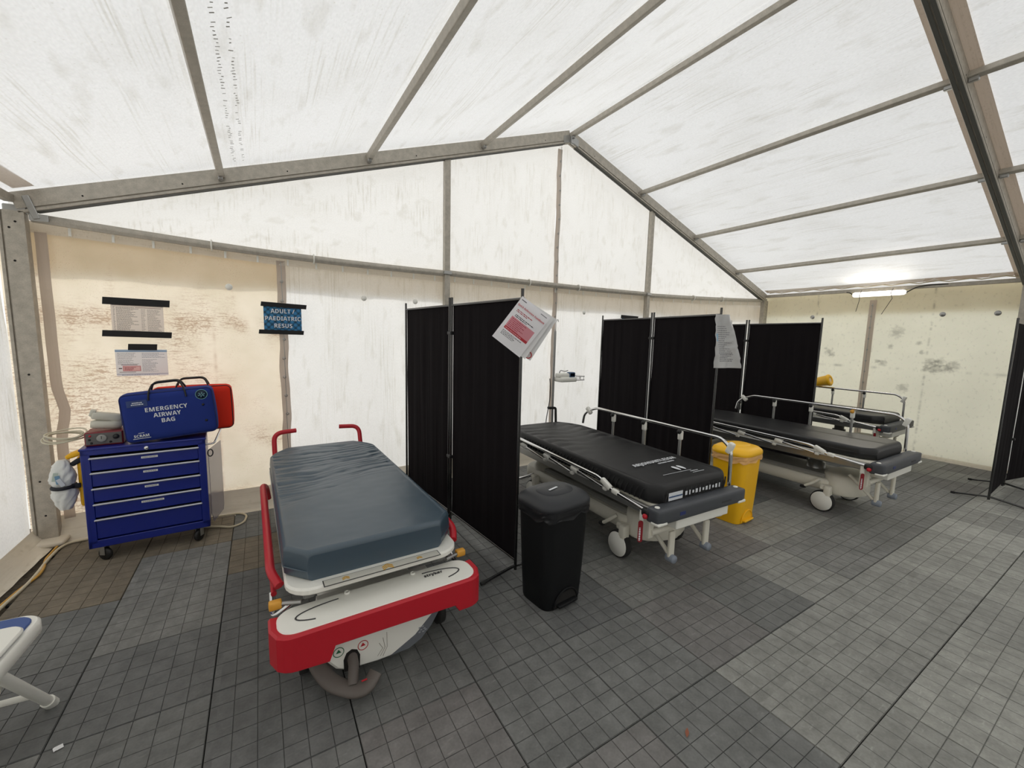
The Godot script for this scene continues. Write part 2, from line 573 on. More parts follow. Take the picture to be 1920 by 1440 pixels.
func smudged() -> ImageTexture:
	var n := FastNoiseLite.new()
	n.seed = 15; n.frequency = 1.0; n.fractal_octaves = 4
	# rubbed grey hand marks: [u, v, size]
	var marks := [[0.345, 0.40, 0.022], [0.36, 0.415, 0.016], [0.575, 0.455, 0.02], [0.60, 0.35, 0.014], [0.615, 0.265, 0.03], [0.71, 0.38, 0.012], [0.70, 0.325, 0.014], [0.745, 0.44, 0.026], [0.775, 0.435, 0.024], [0.76, 0.47, 0.03], [0.80, 0.465, 0.022], [0.82, 0.45, 0.026], [0.735, 0.475, 0.016], [0.33, 0.375, 0.01], [0.555, 0.445, 0.012], [0.66, 0.60, 0.025]]
	return picture(640, 512, func(u: float, v: float) -> Color:
		var d := maxf(0.0, n.get_noise_2d(u * 60.0, v * 30.0) - 0.30) * 0.35
		for k in marks:
			var r := Vector2((u - k[0]) * 1.25, v - k[1]).length() / float(k[2])
			if r < 2.0:
				d += clampf(1.3 - r + n.get_noise_2d(u * 40.0, v * 40.0) * 0.7, 0.0, 1.0) * 0.34
		for s in [0.27, 0.52, 0.73]:
			d += exp(-pow((u - s) / 0.004, 2)) * maxf(0.0, n.get_noise_2d(s * 40.0, v * 24.0) + 0.25) * 0.45
		d += exp(-pow((v - 0.485) / 0.008, 2)) * maxf(0.0, n.get_noise_2d(u * 14.0, 9.0)) * 0.6
		var g := 0.945 + n.get_noise_2d(u * 3.0, v * 3.0) * 0.03
		return Color(g, g * 0.985, g * 0.90).lerp(Color(0.48, 0.47, 0.43), clampf(d, 0.0, 0.6)))

# a lower wall panel along x at z, from y0 to y1, softly creased
func creased(a: float, b: float, y0: float, y1: float, plane: float, along_x: bool, amp: float, sd: float, facing: float, y1b := -1.0) -> Sh:
	var s := Sh.new()
	var f := func(u: float, v: float) -> Vector3:
		var p := lerpf(a, b, u)
		var y := lerpf(y0, y1 if y1b < 0.0 else lerpf(y1, y1b, u), v)
		var edge := clampf(minf(u, 1.0 - u) * 8.0, 0.0, 1.0) * clampf((1.0 - v) * 9.0, 0.0, 1.0)
		var w := nz(p * 0.9 + sd, y * 0.5) * amp + nz(p * 2.6 + sd, y * 0.9 + sd) * amp * 0.4 * edge
		# hanging folds under the rail
		w += sin((p + y * 1.3 + nz(p, y) * 0.4) * 16.0) * amp * 0.25 * edge * clampf((v - 0.62) * 3.0, 0.0, 1.0)
		return Vector3(p, y, plane + w * facing) if along_x else Vector3(plane + w * facing, y, p)
	if (along_x and facing > 0) or (not along_x and facing < 0):
		s.sheet(int(absf(b - a) / 0.06) + 2, int((y1 - y0) / 0.06) + 2, f)
	else:
		s.sheet(int(absf(b - a) / 0.06) + 2, int((y1 - y0) / 0.06) + 2, func(u: float, v: float) -> Vector3: return f.call(1.0 - u, v))
	return s

func build_walls() -> void:
	var clean_a := streaks(31, 0.014, 1.0)
	var clean_b := streaks(57, 0.012, 0.9)
	fabric("fabric_white", clean_a)
	fabric("fabric_gable", clean_b)
	fabric("fabric_stained", stained())
	fabric("fabric_smudged", smudged())
	fabric("fabric_valance", clean_a, c8(236, 222, 198), 0.85)
	fabric("fabric_edge", clean_b, c8(214, 202, 192), 0.8)
	fabric("fabric_hem", clean_b, c8(246, 240, 230), 0.9)
	fabric("fabric_skirt", clean_a, c8(244, 236, 220), 0.4)
	# --- gable wall beside the beds
	var w := thing("wall_back", "white tent gable wall of hung fabric panels, yellowed beside the cabinet", "wall", Vector3.ZERO, 0, "", "structure")
	var cuts := [-1.46, 0.165, 1.66, 3.13, 4.72, 6.25, 7.86]
	for i in 6:
		var m: Material = M.fabric_stained if i == 0 else M.fabric_white
		var ya := rail_y(cuts[i]) - 0.012
		var yb := rail_y(cuts[i + 1]) - 0.012
		put(Sh.new().sheet(20, 2, func(u: float, v: float) -> Vector3:
			var x := lerpf(cuts[i], cuts[i + 1], u)
			return Vector3(x, lerpf(ya, yb, u) - 0.075 * (1.0 - v) + 0.004, ZG + 0.036 + 0.004 * sin(u * 30.0))), "hem", M.fabric_hem, w)
		put(creased(cuts[i], cuts[i + 1], -0.03, ya, ZG, true, 0.026, 3.0 * i, 1.0, yb), "fabric_panel", m, w, "yellowed panel with brown rub marks" if i == 0 else "")
	# the overlap outside, which darkens the top of the wall
	for i in 3:
		var a: float = [-1.4, 1.69, 4.73][i]
		var b: float = [1.69, 4.73, 7.9][i]
		put(Sh.new().sheet(40, 3, func(u: float, v: float) -> Vector3:
			var x := lerpf(a, b, u)
			return Vector3(x, lerpf(1.90 + nz(x * 1.2, 3.0) * 0.02, 2.2, v), ZG - 0.05 + nz(x, v) * 0.01)), "valance", M.fabric_valance, w)
	# upper gable, following the roof
	var gc := [-1.40, 1.69, 3.14, 4.73, 7.86]
	for i in 4:
		put(Sh.new().sheet(34, 14, func(u: float, v: float) -> Vector3:
			var x := lerpf(gc[i], gc[i + 1], u)
			return Vector3(x, lerpf(2.14, roof_y(x) + 0.085, v), ZG - 0.02 + nz(x * 1.1 + i, v * 1.5) * 0.015)), "gable_panel", M.fabric_gable, w)
	# laced seams with eyelets
	for sx in [0.175, 3.13]:
		var y0 := 0.0
		var y1 := 2.13 if sx < 1.0 else 3.75
		var st := Sh.new().sheet(2, 40, func(u: float, v: float) -> Vector3:
			var y := lerpf(y0, y1, v)
			return Vector3(sx + (u - 0.5) * 0.068 + nz(y * 2.0, sx) * 0.012, y, ZG + 0.035 + nz(y * 3.0, 5.0) * 0.012))
		var p := put(st, "laced_seam", M.fabric_edge, w)
		var e := Sh.new()
		for k in int((y1 - 0.1) / 0.165):
			var y := 0.14 + 0.165 * k
			e.lathe([Vector2(0.007, -0.002), Vector2(0.012, -0.002), Vector2(0.013, 0.003), Vector2(0.007, 0.003)], 10, Vector3(sx + nz(y * 2.0, sx) * 0.012, y, ZG + 0.055), Basis(Vector3.RIGHT, PI / 2))
			e.tube([Vector3(sx + 0.006, y, ZG + 0.058), Vector3(sx + 0.002, y + 0.165, ZG + 0.058)], 0.003, 5)
		put(e, "eyelets", M.steel, p, "steel eyelets with lacing cord", "stuff")
	# edge strip and keder beside the corner post
	put(Sh.new().sheet(2, 30, func(u: float, v: float) -> Vector3:
		var y := lerpf(0.0, 2.16, v)
		return Vector3(-1.245 + (u - 0.5) * 0.06 + (0.03 * exp(-pow((y - 0.93) / 0.12, 2))), y, ZG + 0.045 + nz(y * 2.0, 1.0) * 0.012)), "edge_strip", M.fabric_edge, w)
	# skirt folded onto the ground
	var skirt := func(a: float, b: float, called: String, par: Node, f: Callable) -> void:
		put(Sh.new().sheet(int(absf(b - a) / 0.08), 8, func(u: float, v: float) -> Vector3: return f.call(lerpf(a, b, u), v)), called, M.fabric_skirt, par)
	skirt.call(-1.30, 7.86, "skirt", w, func(x: float, v: float) -> Vector3:
		var r := 0.02 + nz(x * 3.0, 2.0) * 0.008
		return Vector3(x, maxf(-0.022, -0.022 + r + 0.16 * (1.0 - v) * (1.0 - v)) if v < 0.6 else -0.022 + r * (1.0 - v) * 2.4, ZG + 0.03 + v * 0.13 + nz(x * 2.0, v) * 0.01))
	# small clips under the rail and pale discs stitched on the cloth
	var clips := Sh.new()
	for i in 40:
		clips.box(Vector3(-1.1 + 0.222 * i, rail_y(-1.1 + 0.222 * i) - 0.055, ZG + 0.05), Vector3(0.016, 0.055, 0.006), 0.002)
	put(clips, "rail_clips", M.white_plastic, w, "small white clips below the rail", "stuff")
	var discs := Sh.new()
	for p in [[0.86, 1.86], [1.36, 1.86], [-0.2, 1.88], [2.1, 1.86], [3.6, 1.86], [5.3, 1.88], [6.9, 1.88]]:
		discs.lathe([Vector2(0, 0.007), Vector2(0.02, 0.006), Vector2(0.026, 0.0)], 16, Vector3(p[0], p[1], ZG + 0.045), Basis(Vector3.RIGHT, PI / 2))
	put(discs, "fastening_discs", M.white_plastic, w, "pale round fastening discs", "stuff")

	# --- long wall beside the cabinet
	var l := thing("wall_left", "white tent side wall with its skirt lying on the ground by the cables", "wall", Vector3.ZERO, 0, "", "structure")
	for i in 3:
		put(creased(FRAMES[i] - 0.02, FRAMES[i + 1] + 0.02, -0.03, 2.42, XL, false, 0.03, 40.0 + i, 1.0), "fabric_panel", M.fabric_white, l)
	skirt.call(-4.12, 4.9, "skirt", l, func(z: float, v: float) -> Vector3:
		return Vector3(XL + 0.02 + v * 0.115 + nz(z * 1.4, 8.0) * 0.03 * v, -0.022 + 0.10 * pow(1.0 - v, 2) + 0.018 + nz(z * 3.0, v * 3.0) * 0.010 * v, z))
	put(Sh.new().rbox(Vector3(-1.335, 0.015, -4.06), Vector3(0.20, 0.035, 0.20), 0.017, 6), "corner_fold", M.fabric_skirt, l)
	# --- far long wall
	var r := thing("wall_right", "far white tent side wall with grey hand marks and a laced seam", "wall", Vector3.ZERO, 0, "", "structure")
	put(creased(FRAMES[0] - 0.02, FRAMES[1], -0.03, 2.36, XR, false, 0.042, 71.0, -1.0), "fabric_panel", M.fabric_smudged, r, "panel with grey hand marks")
	for i in [1, 2]:
		put(creased(FRAMES[i], FRAMES[i + 1] + 0.02, -0.03, 2.36, XR, false, 0.03, 80.0 + i, -1.0), "fabric_panel", M.fabric_white, r)
	put(Sh.new().sheet(60, 3, func(u: float, v: float) -> Vector3:
		var z := lerpf(-4.2, 4.9, 1.0 - u)
		return Vector3(XR + 0.05, lerpf(2.0 + nz(z, 1.0) * 0.015, 2.4, v), z)), "valance", M.fabric_valance, r)
	put(Sh.new().sheet(2, 30, func(u: float, v: float) -> Vector3:
		var y := lerpf(0.02, 2.2, v)
		return Vector3(XR - 0.04 + nz(y * 2.0, 6.0) * 0.01, y, -2.56 + (u - 0.5) * 0.085)), "laced_seam", M.fabric_edge, r)
	var e2 := Sh.new()
	for k in 13:
		e2.lathe([Vector2(0.006, -0.002), Vector2(0.012, -0.002), Vector2(0.013, 0.003), Vector2(0.006, 0.003)], 10, Vector3(XR - 0.055, 0.14 + 0.165 * k, -2.56), Basis(Vector3.BACK, PI / 2))
	e2.tube([Vector3(XR - 0.058, 0.1, -2.555), Vector3(XR - 0.06, 1.0, -2.562), Vector3(XR - 0.058, 2.15, -2.556)], 0.004, 6)
	put(e2, "eyelets", M.steel, r, "steel eyelets with lacing cord", "stuff")
	skirt.call(-4.12, 4.9, "skirt", r, func(z: float, v: float) -> Vector3:
		return Vector3(XR - 0.02 - v * 0.13, -0.02 + 0.045 * sin(v * PI) + 0.05 * pow(1.0 - v, 2) + nz(z * 2.0, v) * 0.006, z))
	var d2 := Sh.new()
	for z in [-3.34, -1.80, -1.31, -0.6]:
		d2.lathe([Vector2(0, 0.008), Vector2(0.025, 0.007), Vector2(0.032, 0.0)], 16, Vector3(XR - 0.045, 1.965, z), Basis(Vector3.BACK, PI / 2))
	put(d2, "fastening_discs", M.steel, r, "grey round fastening discs", "stuff")
	# --- gable behind the camera
	var b := thing("wall_front", "plain white tent gable wall closing the other end", "wall", Vector3.ZERO, 0, "", "structure")
	put(Sh.new().sheet(40, 20, func(u: float, v: float) -> Vector3:
		var x := lerpf(7.9, -1.44, u)
		return Vector3(x, lerpf(-0.03, roof_y(x) + 0.085, v), ZF)), "fabric_panel", M.fabric_white, b)

# the cloth sags a little between the purlins
func roof_skin(x: float, z: float, z0: float, z1: float) -> float:
	var edge := sin(PI * clampf((z - z0) / (z1 - z0), 0.0, 1.0))
	return roof_y(x) + 0.085 + (nz(x * 0.8, z * 0.8) * 0.02 - 0.012 * absf(sin((x - RX) * PI / 1.16))) * edge
func build_roof() -> void:
	var c := thing("ceiling", "white translucent tent roof with faint grey streaks", "roof", Vector3.ZERO, 0, "", "structure")
	var tex := streaks(91, 0.004, 1.0)
	fabric("fabric_roof", tex)
	M.fabric_roof.uv1_scale = Vector3(2.0, 1.0, 1.0)
	fabric("fabric_keder", tex, c8(212, 196, 180), 0.85)
	for i in 3:
		for side in [-1.0, 1.0]:
			var z0: float = FRAMES[i] - (0.16 if i == 0 else 0.0)
			var z1: float = FRAMES[i + 1] + (0.10 if i == 2 else 0.0)
			put(Sh.new().sheet(40, 40, func(u: float, v: float) -> Vector3:
				var x: float = RX + side * lerpf(0.0, 4.69, u)
				var z := lerpf(z1, z0, v) if side > 0 else lerpf(z0, z1, v)
				return Vector3(x, roof_skin(x, z, z0, z1), z)), "roof_sheet", M.fabric_roof, c)
	var rub := Sh.new()
	var rng := RandomNumberGenerator.new()
	rng.seed = 5
	for i in 92:
		var z := -3.98 + i * 0.030
		for row in 2:
			if rng.randf() < 0.3: continue
			var x := -0.115 + row * 0.055 + rng.randf_range(-0.006, 0.006)
			rub.box(Vector3(x, roof_skin(x, z, FRAMES[0] - 0.16, FRAMES[1]) - 0.0015, z), Vector3(rng.randf_range(0.008, 0.022), 0.001, rng.randf_range(0.003, 0.007)), 0.0, Basis(Vector3.BACK, atan(SLOPE)) * Basis(Vector3.UP, rng.randf_range(-0.5, 0.5)))
	put(rub, "rub_marks", mat("rub_grey", c8(176, 174, 168), 0.8), c, "rows of grey rub marks on the cloth", "stuff")
	for i in 4:
		for side in [-1.0, 1.0]:
			for dz in [-0.068, 0.068]:
				if i == 0 or (i == 3 and dz > 0): continue
				put(Sh.new().sheet(20, 1, func(u: float, v: float) -> Vector3:
					var x: float = RX + side * lerpf(0.03, 4.6, u)
					return Vector3(x, roof_y(x) + 0.066, FRAMES[i] + dz + (v - 0.5) * 0.075 * side)), "keder_strip", M.fabric_keder, c, "brown edge strip of the roof cloth")

# ------------------------------------------------------------------ aluminium frame
func along(a: Vector3, b: Vector3, up: Vector3) -> Transform3D:
	var t := (b - a).normalized()
	var y := (up - t * up.dot(t)).normalized()
	return Transform3D(Basis(y.cross(t), y, t), a)
func bar(a: Vector3, b: Vector3, w: float, d: float, up: Vector3, slot := true) -> Sh:
	# a box section from a to b, w across and d along up, with a groove along each broad side
	var s := Sh.new()
	s.xf = along(a, b, up)
	var L := (b - a).length()
	var p := []
	var hw := w / 2
	var hd := d / 2
	if slot:
		p = [Vector2(hw, -hd + 0.004), Vector2(hw, -hd * 0.72), Vector2(hw - 0.012, -hd * 0.70), Vector2(hw - 0.012, -hd * 0.58), Vector2(hw, -hd * 0.56), Vector2(hw, hd), Vector2(-hw, hd), Vector2(-hw, -hd * 0.56), Vector2(-hw + 0.012, -hd * 0.58), Vector2(-hw + 0.012, -hd * 0.70), Vector2(-hw, -hd * 0.72), Vector2(-hw, -hd + 0.004), Vector2(-hw + 0.004, -hd), Vector2(-0.006, -hd), Vector2(-0.004, -hd + 0.008), Vector2(0.004, -hd + 0.008), Vector2(0.006, -hd), Vector2(hw - 0.004, -hd)]
	else:
		p = rr(w, d, 0.006, 2)
	s.prism(p, 0, L)
	return s

func build_frame() -> void:
	var al: Material = M.aluminium
	for i in 4:
		var z: float = FRAMES[i]
		var where: String = ["at the gable wall", "across the middle of the tent", "across the end bay", "at the far gable"][i]
		for side in [-1.0, 1.0]:
			var xe: float = RX + side * 4.57
			var sn: String = "cabinet side" if side < 0 else "lamp side"
			var r := thing("tent_rafter", "sloping grey aluminium rafter %s, %s" % [where, sn], "rafter", Vector3.ZERO, 0, "", "structure")
			put(bar(Vector3(xe - side * 0.02, roof_y(xe) + 0.007, z), Vector3(RX + side * 0.012, roof_y(RX) - 0.004, z), 0.066, 0.13, Vector3.UP), "beam", al, r)
			var shade_bars := Sh.new()  # added dark strips: shade on the beam's underside, put in as colour
			shade_bars.xf = along(Vector3(xe - side * 0.02, roof_y(xe) + 0.007, z), Vector3(RX + side * 0.012, roof_y(RX) - 0.004, z), Vector3.UP)
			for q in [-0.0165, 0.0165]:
				shade_bars.prism(rr(0.024, 0.006, 0.002, 2, Vector2(q, -0.0665)), 0.08, 4.70)
			put(shade_bars, "underside_shade", mat("painted_shade", c8(84, 84, 79), 0.6), r, "dark strips painting the shade under the rafter")
			var h := Sh.new()
			for k in [0.35, 0.9, 1.6, 2.7, 3.4, 4.2]:
				var x: float = RX + side * (4.57 - k)
				h.lathe([Vector2(0.006, 0.001), Vector2(0.0, 0.001)], 8, Vector3(x, roof_y(x) - 0.01, z + 0.0332), Basis(Vector3.RIGHT, PI / 2))
			put(h, "bolt_holes", M.dark_hole, r, "dark bolt holes", "stuff")
			var post := thing("tent_post", "grey aluminium upright post %s, %s" % [where, sn], "post", Vector3(xe + side * 0.0, 0, z), 0, "", "structure")
			put(bar(Vector3(-side * 0.0, -0.03, 0), Vector3(0, 2.27, 0), 0.066, 0.125, Vector3(-side, 0, 0)), "upright", al, post)
			put(Sh.new().box(Vector3(0, -0.022, 0), Vector3(0.22, 0.012, 0.16), 0.003), "base_plate", al, post)
			put(Sh.new().box(Vector3(-side * 0.02, 2.285, 0), Vector3(0.11, 0.05, 0.056), 0.006), "head_joint", M.steel, post)
			var ph := Sh.new()
			for q in [[0.02, 2.2], [-0.01, 2.16], [0.0, 1.95], [0.005, 1.2], [0.0, 0.45], [0.01, 0.2]]:
				ph.lathe([Vector2(0.007, 0.001), Vector2(0.0, 0.001)], 8, Vector3(q[0], q[1], 0.0332), Basis(Vector3.RIGHT, PI / 2))
			put(ph, "bolt_holes", M.dark_hole, post, "dark bolt holes", "stuff")
		var j := thing("ridge_joint", "steel joint plates at the roof peak, %s" % where, "joint", Vector3(RX, roof_y(RX), z), 0, "", "structure")
		put(Sh.new().prism([Vector2(-0.11, -0.10), Vector2(0.0, -0.065), Vector2(0.11, -0.10), Vector2(0.11, -0.02), Vector2(0.0, 0.02), Vector2(-0.11, -0.02)], 0.030, 0.040, 0.002), "plate", M.steel, j)
		put(Sh.new().box(Vector3(0.0, -0.05, 0.055), Vector3(0.045, 0.09, 0.03), 0.004), "bracket", M.steel, j)
	# purlins
	var xs := [-0.21, 0.907, 2.062, 3.22, 4.449, 5.64, 6.788]
	var nm := ["nearest the eave over the cabinet", "over the red bed", "next to the ridge on the cabinet side", "along the ridge", "next to the ridge on the lamp side", "over the cream bed", "nearest the eave over the lamp"]
	for i in 3:
		var bay: String = ["in the gable bay", "in the middle bay", "in the end bay"][i]
		for k in xs.size():
			var x: float = xs[k]
			var y := roof_y(x) + 0.022 - (0.012 if k == 3 else 0.0)
			var a := Vector3(x, y, FRAMES[i] + 0.034)
			var b := Vector3(x, y, FRAMES[i + 1] - 0.034)
			var nrm := Vector3(0, 1, 0) if k == 3 else Vector3(signf(x - RX) * SLOPE, 1, 0).normalized()
			var p := thing("tent_purlin", "grey aluminium roof bar %s, %s" % [nm[k].replace("nearest", "next to"), bay], "roof bar", Vector3.ZERO, 0, "", "structure")
			put(bar(a, b, 0.046, 0.05, nrm, false), "bar", al, p)
			for e in [a + Vector3(0, 0, 0.03), b - Vector3(0, 0, 0.03)]:
				put(Sh.new().box(e + Vector3(0, -0.035, 0), Vector3(0.03, 0.03, 0.055), 0.004), "end_bracket", M.steel, p)
	# eave rails
	for side in [-1.0, 1.0]:
		for i in 3:
			var x: float = RX + side * 4.57
			var o := thing("eave_rail", "aluminium eave rail on the %s, %s" % ["cabinet side" if side < 0 else "lamp side", ["gable bay", "middle bay", "end bay"][i]], "rail", Vector3.ZERO, 0, "", "structure")
			put(bar(Vector3(x, 2.345, FRAMES[i] + 0.034), Vector3(x, 2.345, FRAMES[i + 1] - 0.034), 0.05, 0.05, Vector3.UP, false), "bar", al, o)
			put(Sh.new().sheet(2, 20, func(u: float, v: float) -> Vector3:
				var z := lerpf(FRAMES[i] + 0.05, FRAMES[i + 1] - 0.05, v)
				return Vector3(x - side * (0.03 + u * 0.10), 2.40 + u * 0.034 + 0.004, z)), "keder_flap", M.fabric_keder, o)
	# gable uprights and sagging rails between them
	for k in 2:
		var x: float = [1.685, 4.735][k]
		var p := thing("gable_post", "slim aluminium gable upright %s" % ["behind the folded screen next to the red bed", "behind the screen next to the yellow bin"][k], "post", Vector3(x, 0, -4.12), 0, "", "structure")
		put(bar(Vector3(0, -0.03, 0), Vector3(0, roof_y(x) - 0.045, 0), 0.058, 0.06, Vector3(0, 0, 1), true), "upright", al, p)
		put(Sh.new().box(Vector3(0, 2.17, 0.02), Vector3(0.086, 0.035, 0.06), 0.004), "collar", M.steel, p)
		put(Sh.new().box(Vector3(0, -0.022, 0), Vector3(0.16, 0.012, 0.14), 0.003), "base_plate", al, p)
	var rails := [[-1.27, 2.245, 1.65, 2.165, -0.03], [1.72, 2.172, 4.70, 2.172, -0.012], [4.77, 2.16, 7.76, 2.275, -0.01]]
	for k in 3:
		var q: Array = rails[k]
		var o := thing("gable_rail", "horizontal aluminium rail across the gable %s" % ["over the cabinet and red bed", "over the lettered black mattress", "over the cream bed"][k], "rail", Vector3.ZERO, 0, "", "structure")
		var pts := []
		for i in 13:
			var t := i / 12.0
			pts.append(Vector3(lerpf(q[0], q[2], t), lerpf(q[1], q[3], t) + q[4] * sin(PI * t), -4.115))
		var rings := []
		for p in pts:
			rings.append([p + Vector3(0, -0.028, -0.016), p + Vector3(0, 0.028, -0.016), p + Vector3(0, 0.028, 0.012), p + Vector3(0, 0.006, 0.022), p + Vector3(0, -0.006, 0.022), p + Vector3(0, -0.028, 0.012)])
		var s := Sh.new()
		for i in 12:
			s.flat()
			for e in 6:
				var e2 := (e + 1) % 6
				s.out([rings[i][e], rings[i][e2], rings[i + 1][e2], rings[i + 1][e]], (rings[i][e] + rings[i][e2]) / 2 - pts[i])
		s.out(rings[0], Vector3.LEFT)
		s.out(rings[12], Vector3.RIGHT)
		put(s, "bar", al, o)
		for t in [0.35, 0.66]:
			var c: Vector3 = pts[int(t * 12)]
			put(Sh.new().tube(ring(c, 0.038, Vector3.RIGHT, 14), 0.006, 6, false, true), "tie_ring", M.white_plastic, o)
	# plate that links the corner post, the rafter and the rail
	var lk := thing("corner_bracket", "bent steel bracket linking the corner post, rafter and gable rail", "bracket", Vector3(-1.25, 2.27, -4.06), 0, "", "structure")
	put(Sh.new().box(Vector3(0.0, 0.03, 0), Vector3(0.035, 0.15, 0.012), 0.004, Basis(Vector3.BACK, 0.3)), "plate", M.steel, lk)
	put(Sh.new().box(Vector3(0.03, -0.03, -0.01), Vector3(0.09, 0.045, 0.02), 0.004), "foot", M.steel, lk)

func ring(c: Vector3, r: float, axis: Vector3, n := 16, sq := 1.0) -> Array:
	var a := axis.cross(Vector3.UP if absf(axis.y) < 0.9 else Vector3.RIGHT).normalized()
	var b := axis.cross(a)
	var o := []
	for k in n:
		o.append(c + a * cos(TAU * k / n) * r + b * sin(TAU * k / n) * r * sq)
	return o

# ------------------------------------------------------------------ folding screens
func screen(label: String, pts: Array, flip: float) -> void:
	var t := thing("privacy_screen", label, "screen", Vector3(pts[0].x, 0, pts[0].y), 0.0, "black folding screens between the beds")
	var o := Vector3(pts[0].x, 0, pts[0].y)
	for i in pts.size() - 1:
		var a := Vector3(pts[i].x, 0, pts[i].y) - o
		var b := Vector3(pts[i + 1].x, 0, pts[i + 1].y) - o
		var d := (b - a).normalized()
		var n := Vector3(-d.z, 0, d.x) * flip
		a += d * (0.018 if i > 0 else 0.0)
		b -= d * 0.018
		var w := (b - a).length()
		put(Sh.new().sheet(72, 14, func(u: float, v: float) -> Vector3:
			var y := lerpf(0.078, 1.775, v)
			var loose := minf(1.0, minf(v, 1.0 - v) * 12.0)
			var fold := (sin(u * 31.0 + sin(u * 9.0) * 1.8) * 0.35 + nz(u * 7.0 + i * 7.0, v * 0.7 + pts[0].x) * 1.4) * 0.006
			return a + d * lerpf(0.006, w - 0.006, u) + Vector3(0, y, 0) + n * (fold * loose + 0.009)), "fabric_panel", M.black_cloth, t)
		for e in [a, b]:
			put(Sh.new().tube([e + Vector3(0, 0.02, 0), e + Vector3(0, 1.825, 0)], 0.0098, 12), "pole", M.black_pole, t)
		put(Sh.new().tube([a + Vector3(0, 1.765, 0), b + Vector3(0, 1.765, 0)], 0.008, 8), "top_rod", M.black_pole, t)
		put(Sh.new().tube([a + Vector3(0, 0.085, 0), b + Vector3(0, 0.085, 0)], 0.008, 8), "bottom_rod", M.black_pole, t)
	for i in pts.size():
		var p := Vector3(pts[i].x, 0, pts[i].y) - o
		if i > 0 and i < pts.size() - 1:
			for y in [0.55, 1.55]:
				put(Sh.new().box(p + Vector3(0, y, 0), Vector3(0.07, 0.028, 0.034), 0.006, Basis(Vector3.UP, PI / 2)), "pole_clip", M.black_plastic, t)
		var q := Vector3(pts[maxi(i - 1, 0)].x, 0, pts[maxi(i - 1, 0)].y)
		var r := Vector3(pts[mini(i + 1, pts.size() - 1)].x, 0, pts[mini(i + 1, pts.size() - 1)].y)
		var d := (r - q).normalized()
		var n := Vector3(-d.z, 0, d.x)
		put(Sh.new().tube(fillet([p + n * 0.26 + Vector3(0, 0.011, 0), p + n * 0.10 + Vector3(0, 0.035, 0), p + Vector3(0, 0.05, 0), p - n * 0.10 + Vector3(0, 0.035, 0), p - n * 0.26 + Vector3(0, 0.011, 0)], 0.05), 0.010, 8), "foot", M.black_pole, t)
		for s in [-1.0, 1.0]:
			put(Sh.new().tube([p + n * s * 0.235 + Vector3(0, 0.0135, 0), p + n * s * 0.265 + Vector3(0, 0.0115, 0)], 0.0115, 8), "foot_cap", M.rubber, t)

func build_screens() -> void:
	screen("black folding screen standing between the red bed and the black pedal bin", [Vector2(1.37, -2.145), Vector2(1.29, -3.06), Vector2(1.21, -3.99)], 1.0)
	screen("black folding screen standing behind the lettered black mattress and yellow bin", [Vector2(3.43, -2.16), Vector2(3.63, -3.06), Vector2(3.77, -3.99)], 1.0)
	screen("black folding screen standing behind the cream bed with the smooth mattress", [Vector2(5.44, -2.21), Vector2(5.57, -3.12), Vector2(5.69, -4.0)], 1.0)
	screen("black folding screen set square to the far long wall on open floor", [Vector2(6.20, -0.90), Vector2(6.98, -0.93), Vector2(7.62, -0.80)], 1.0)

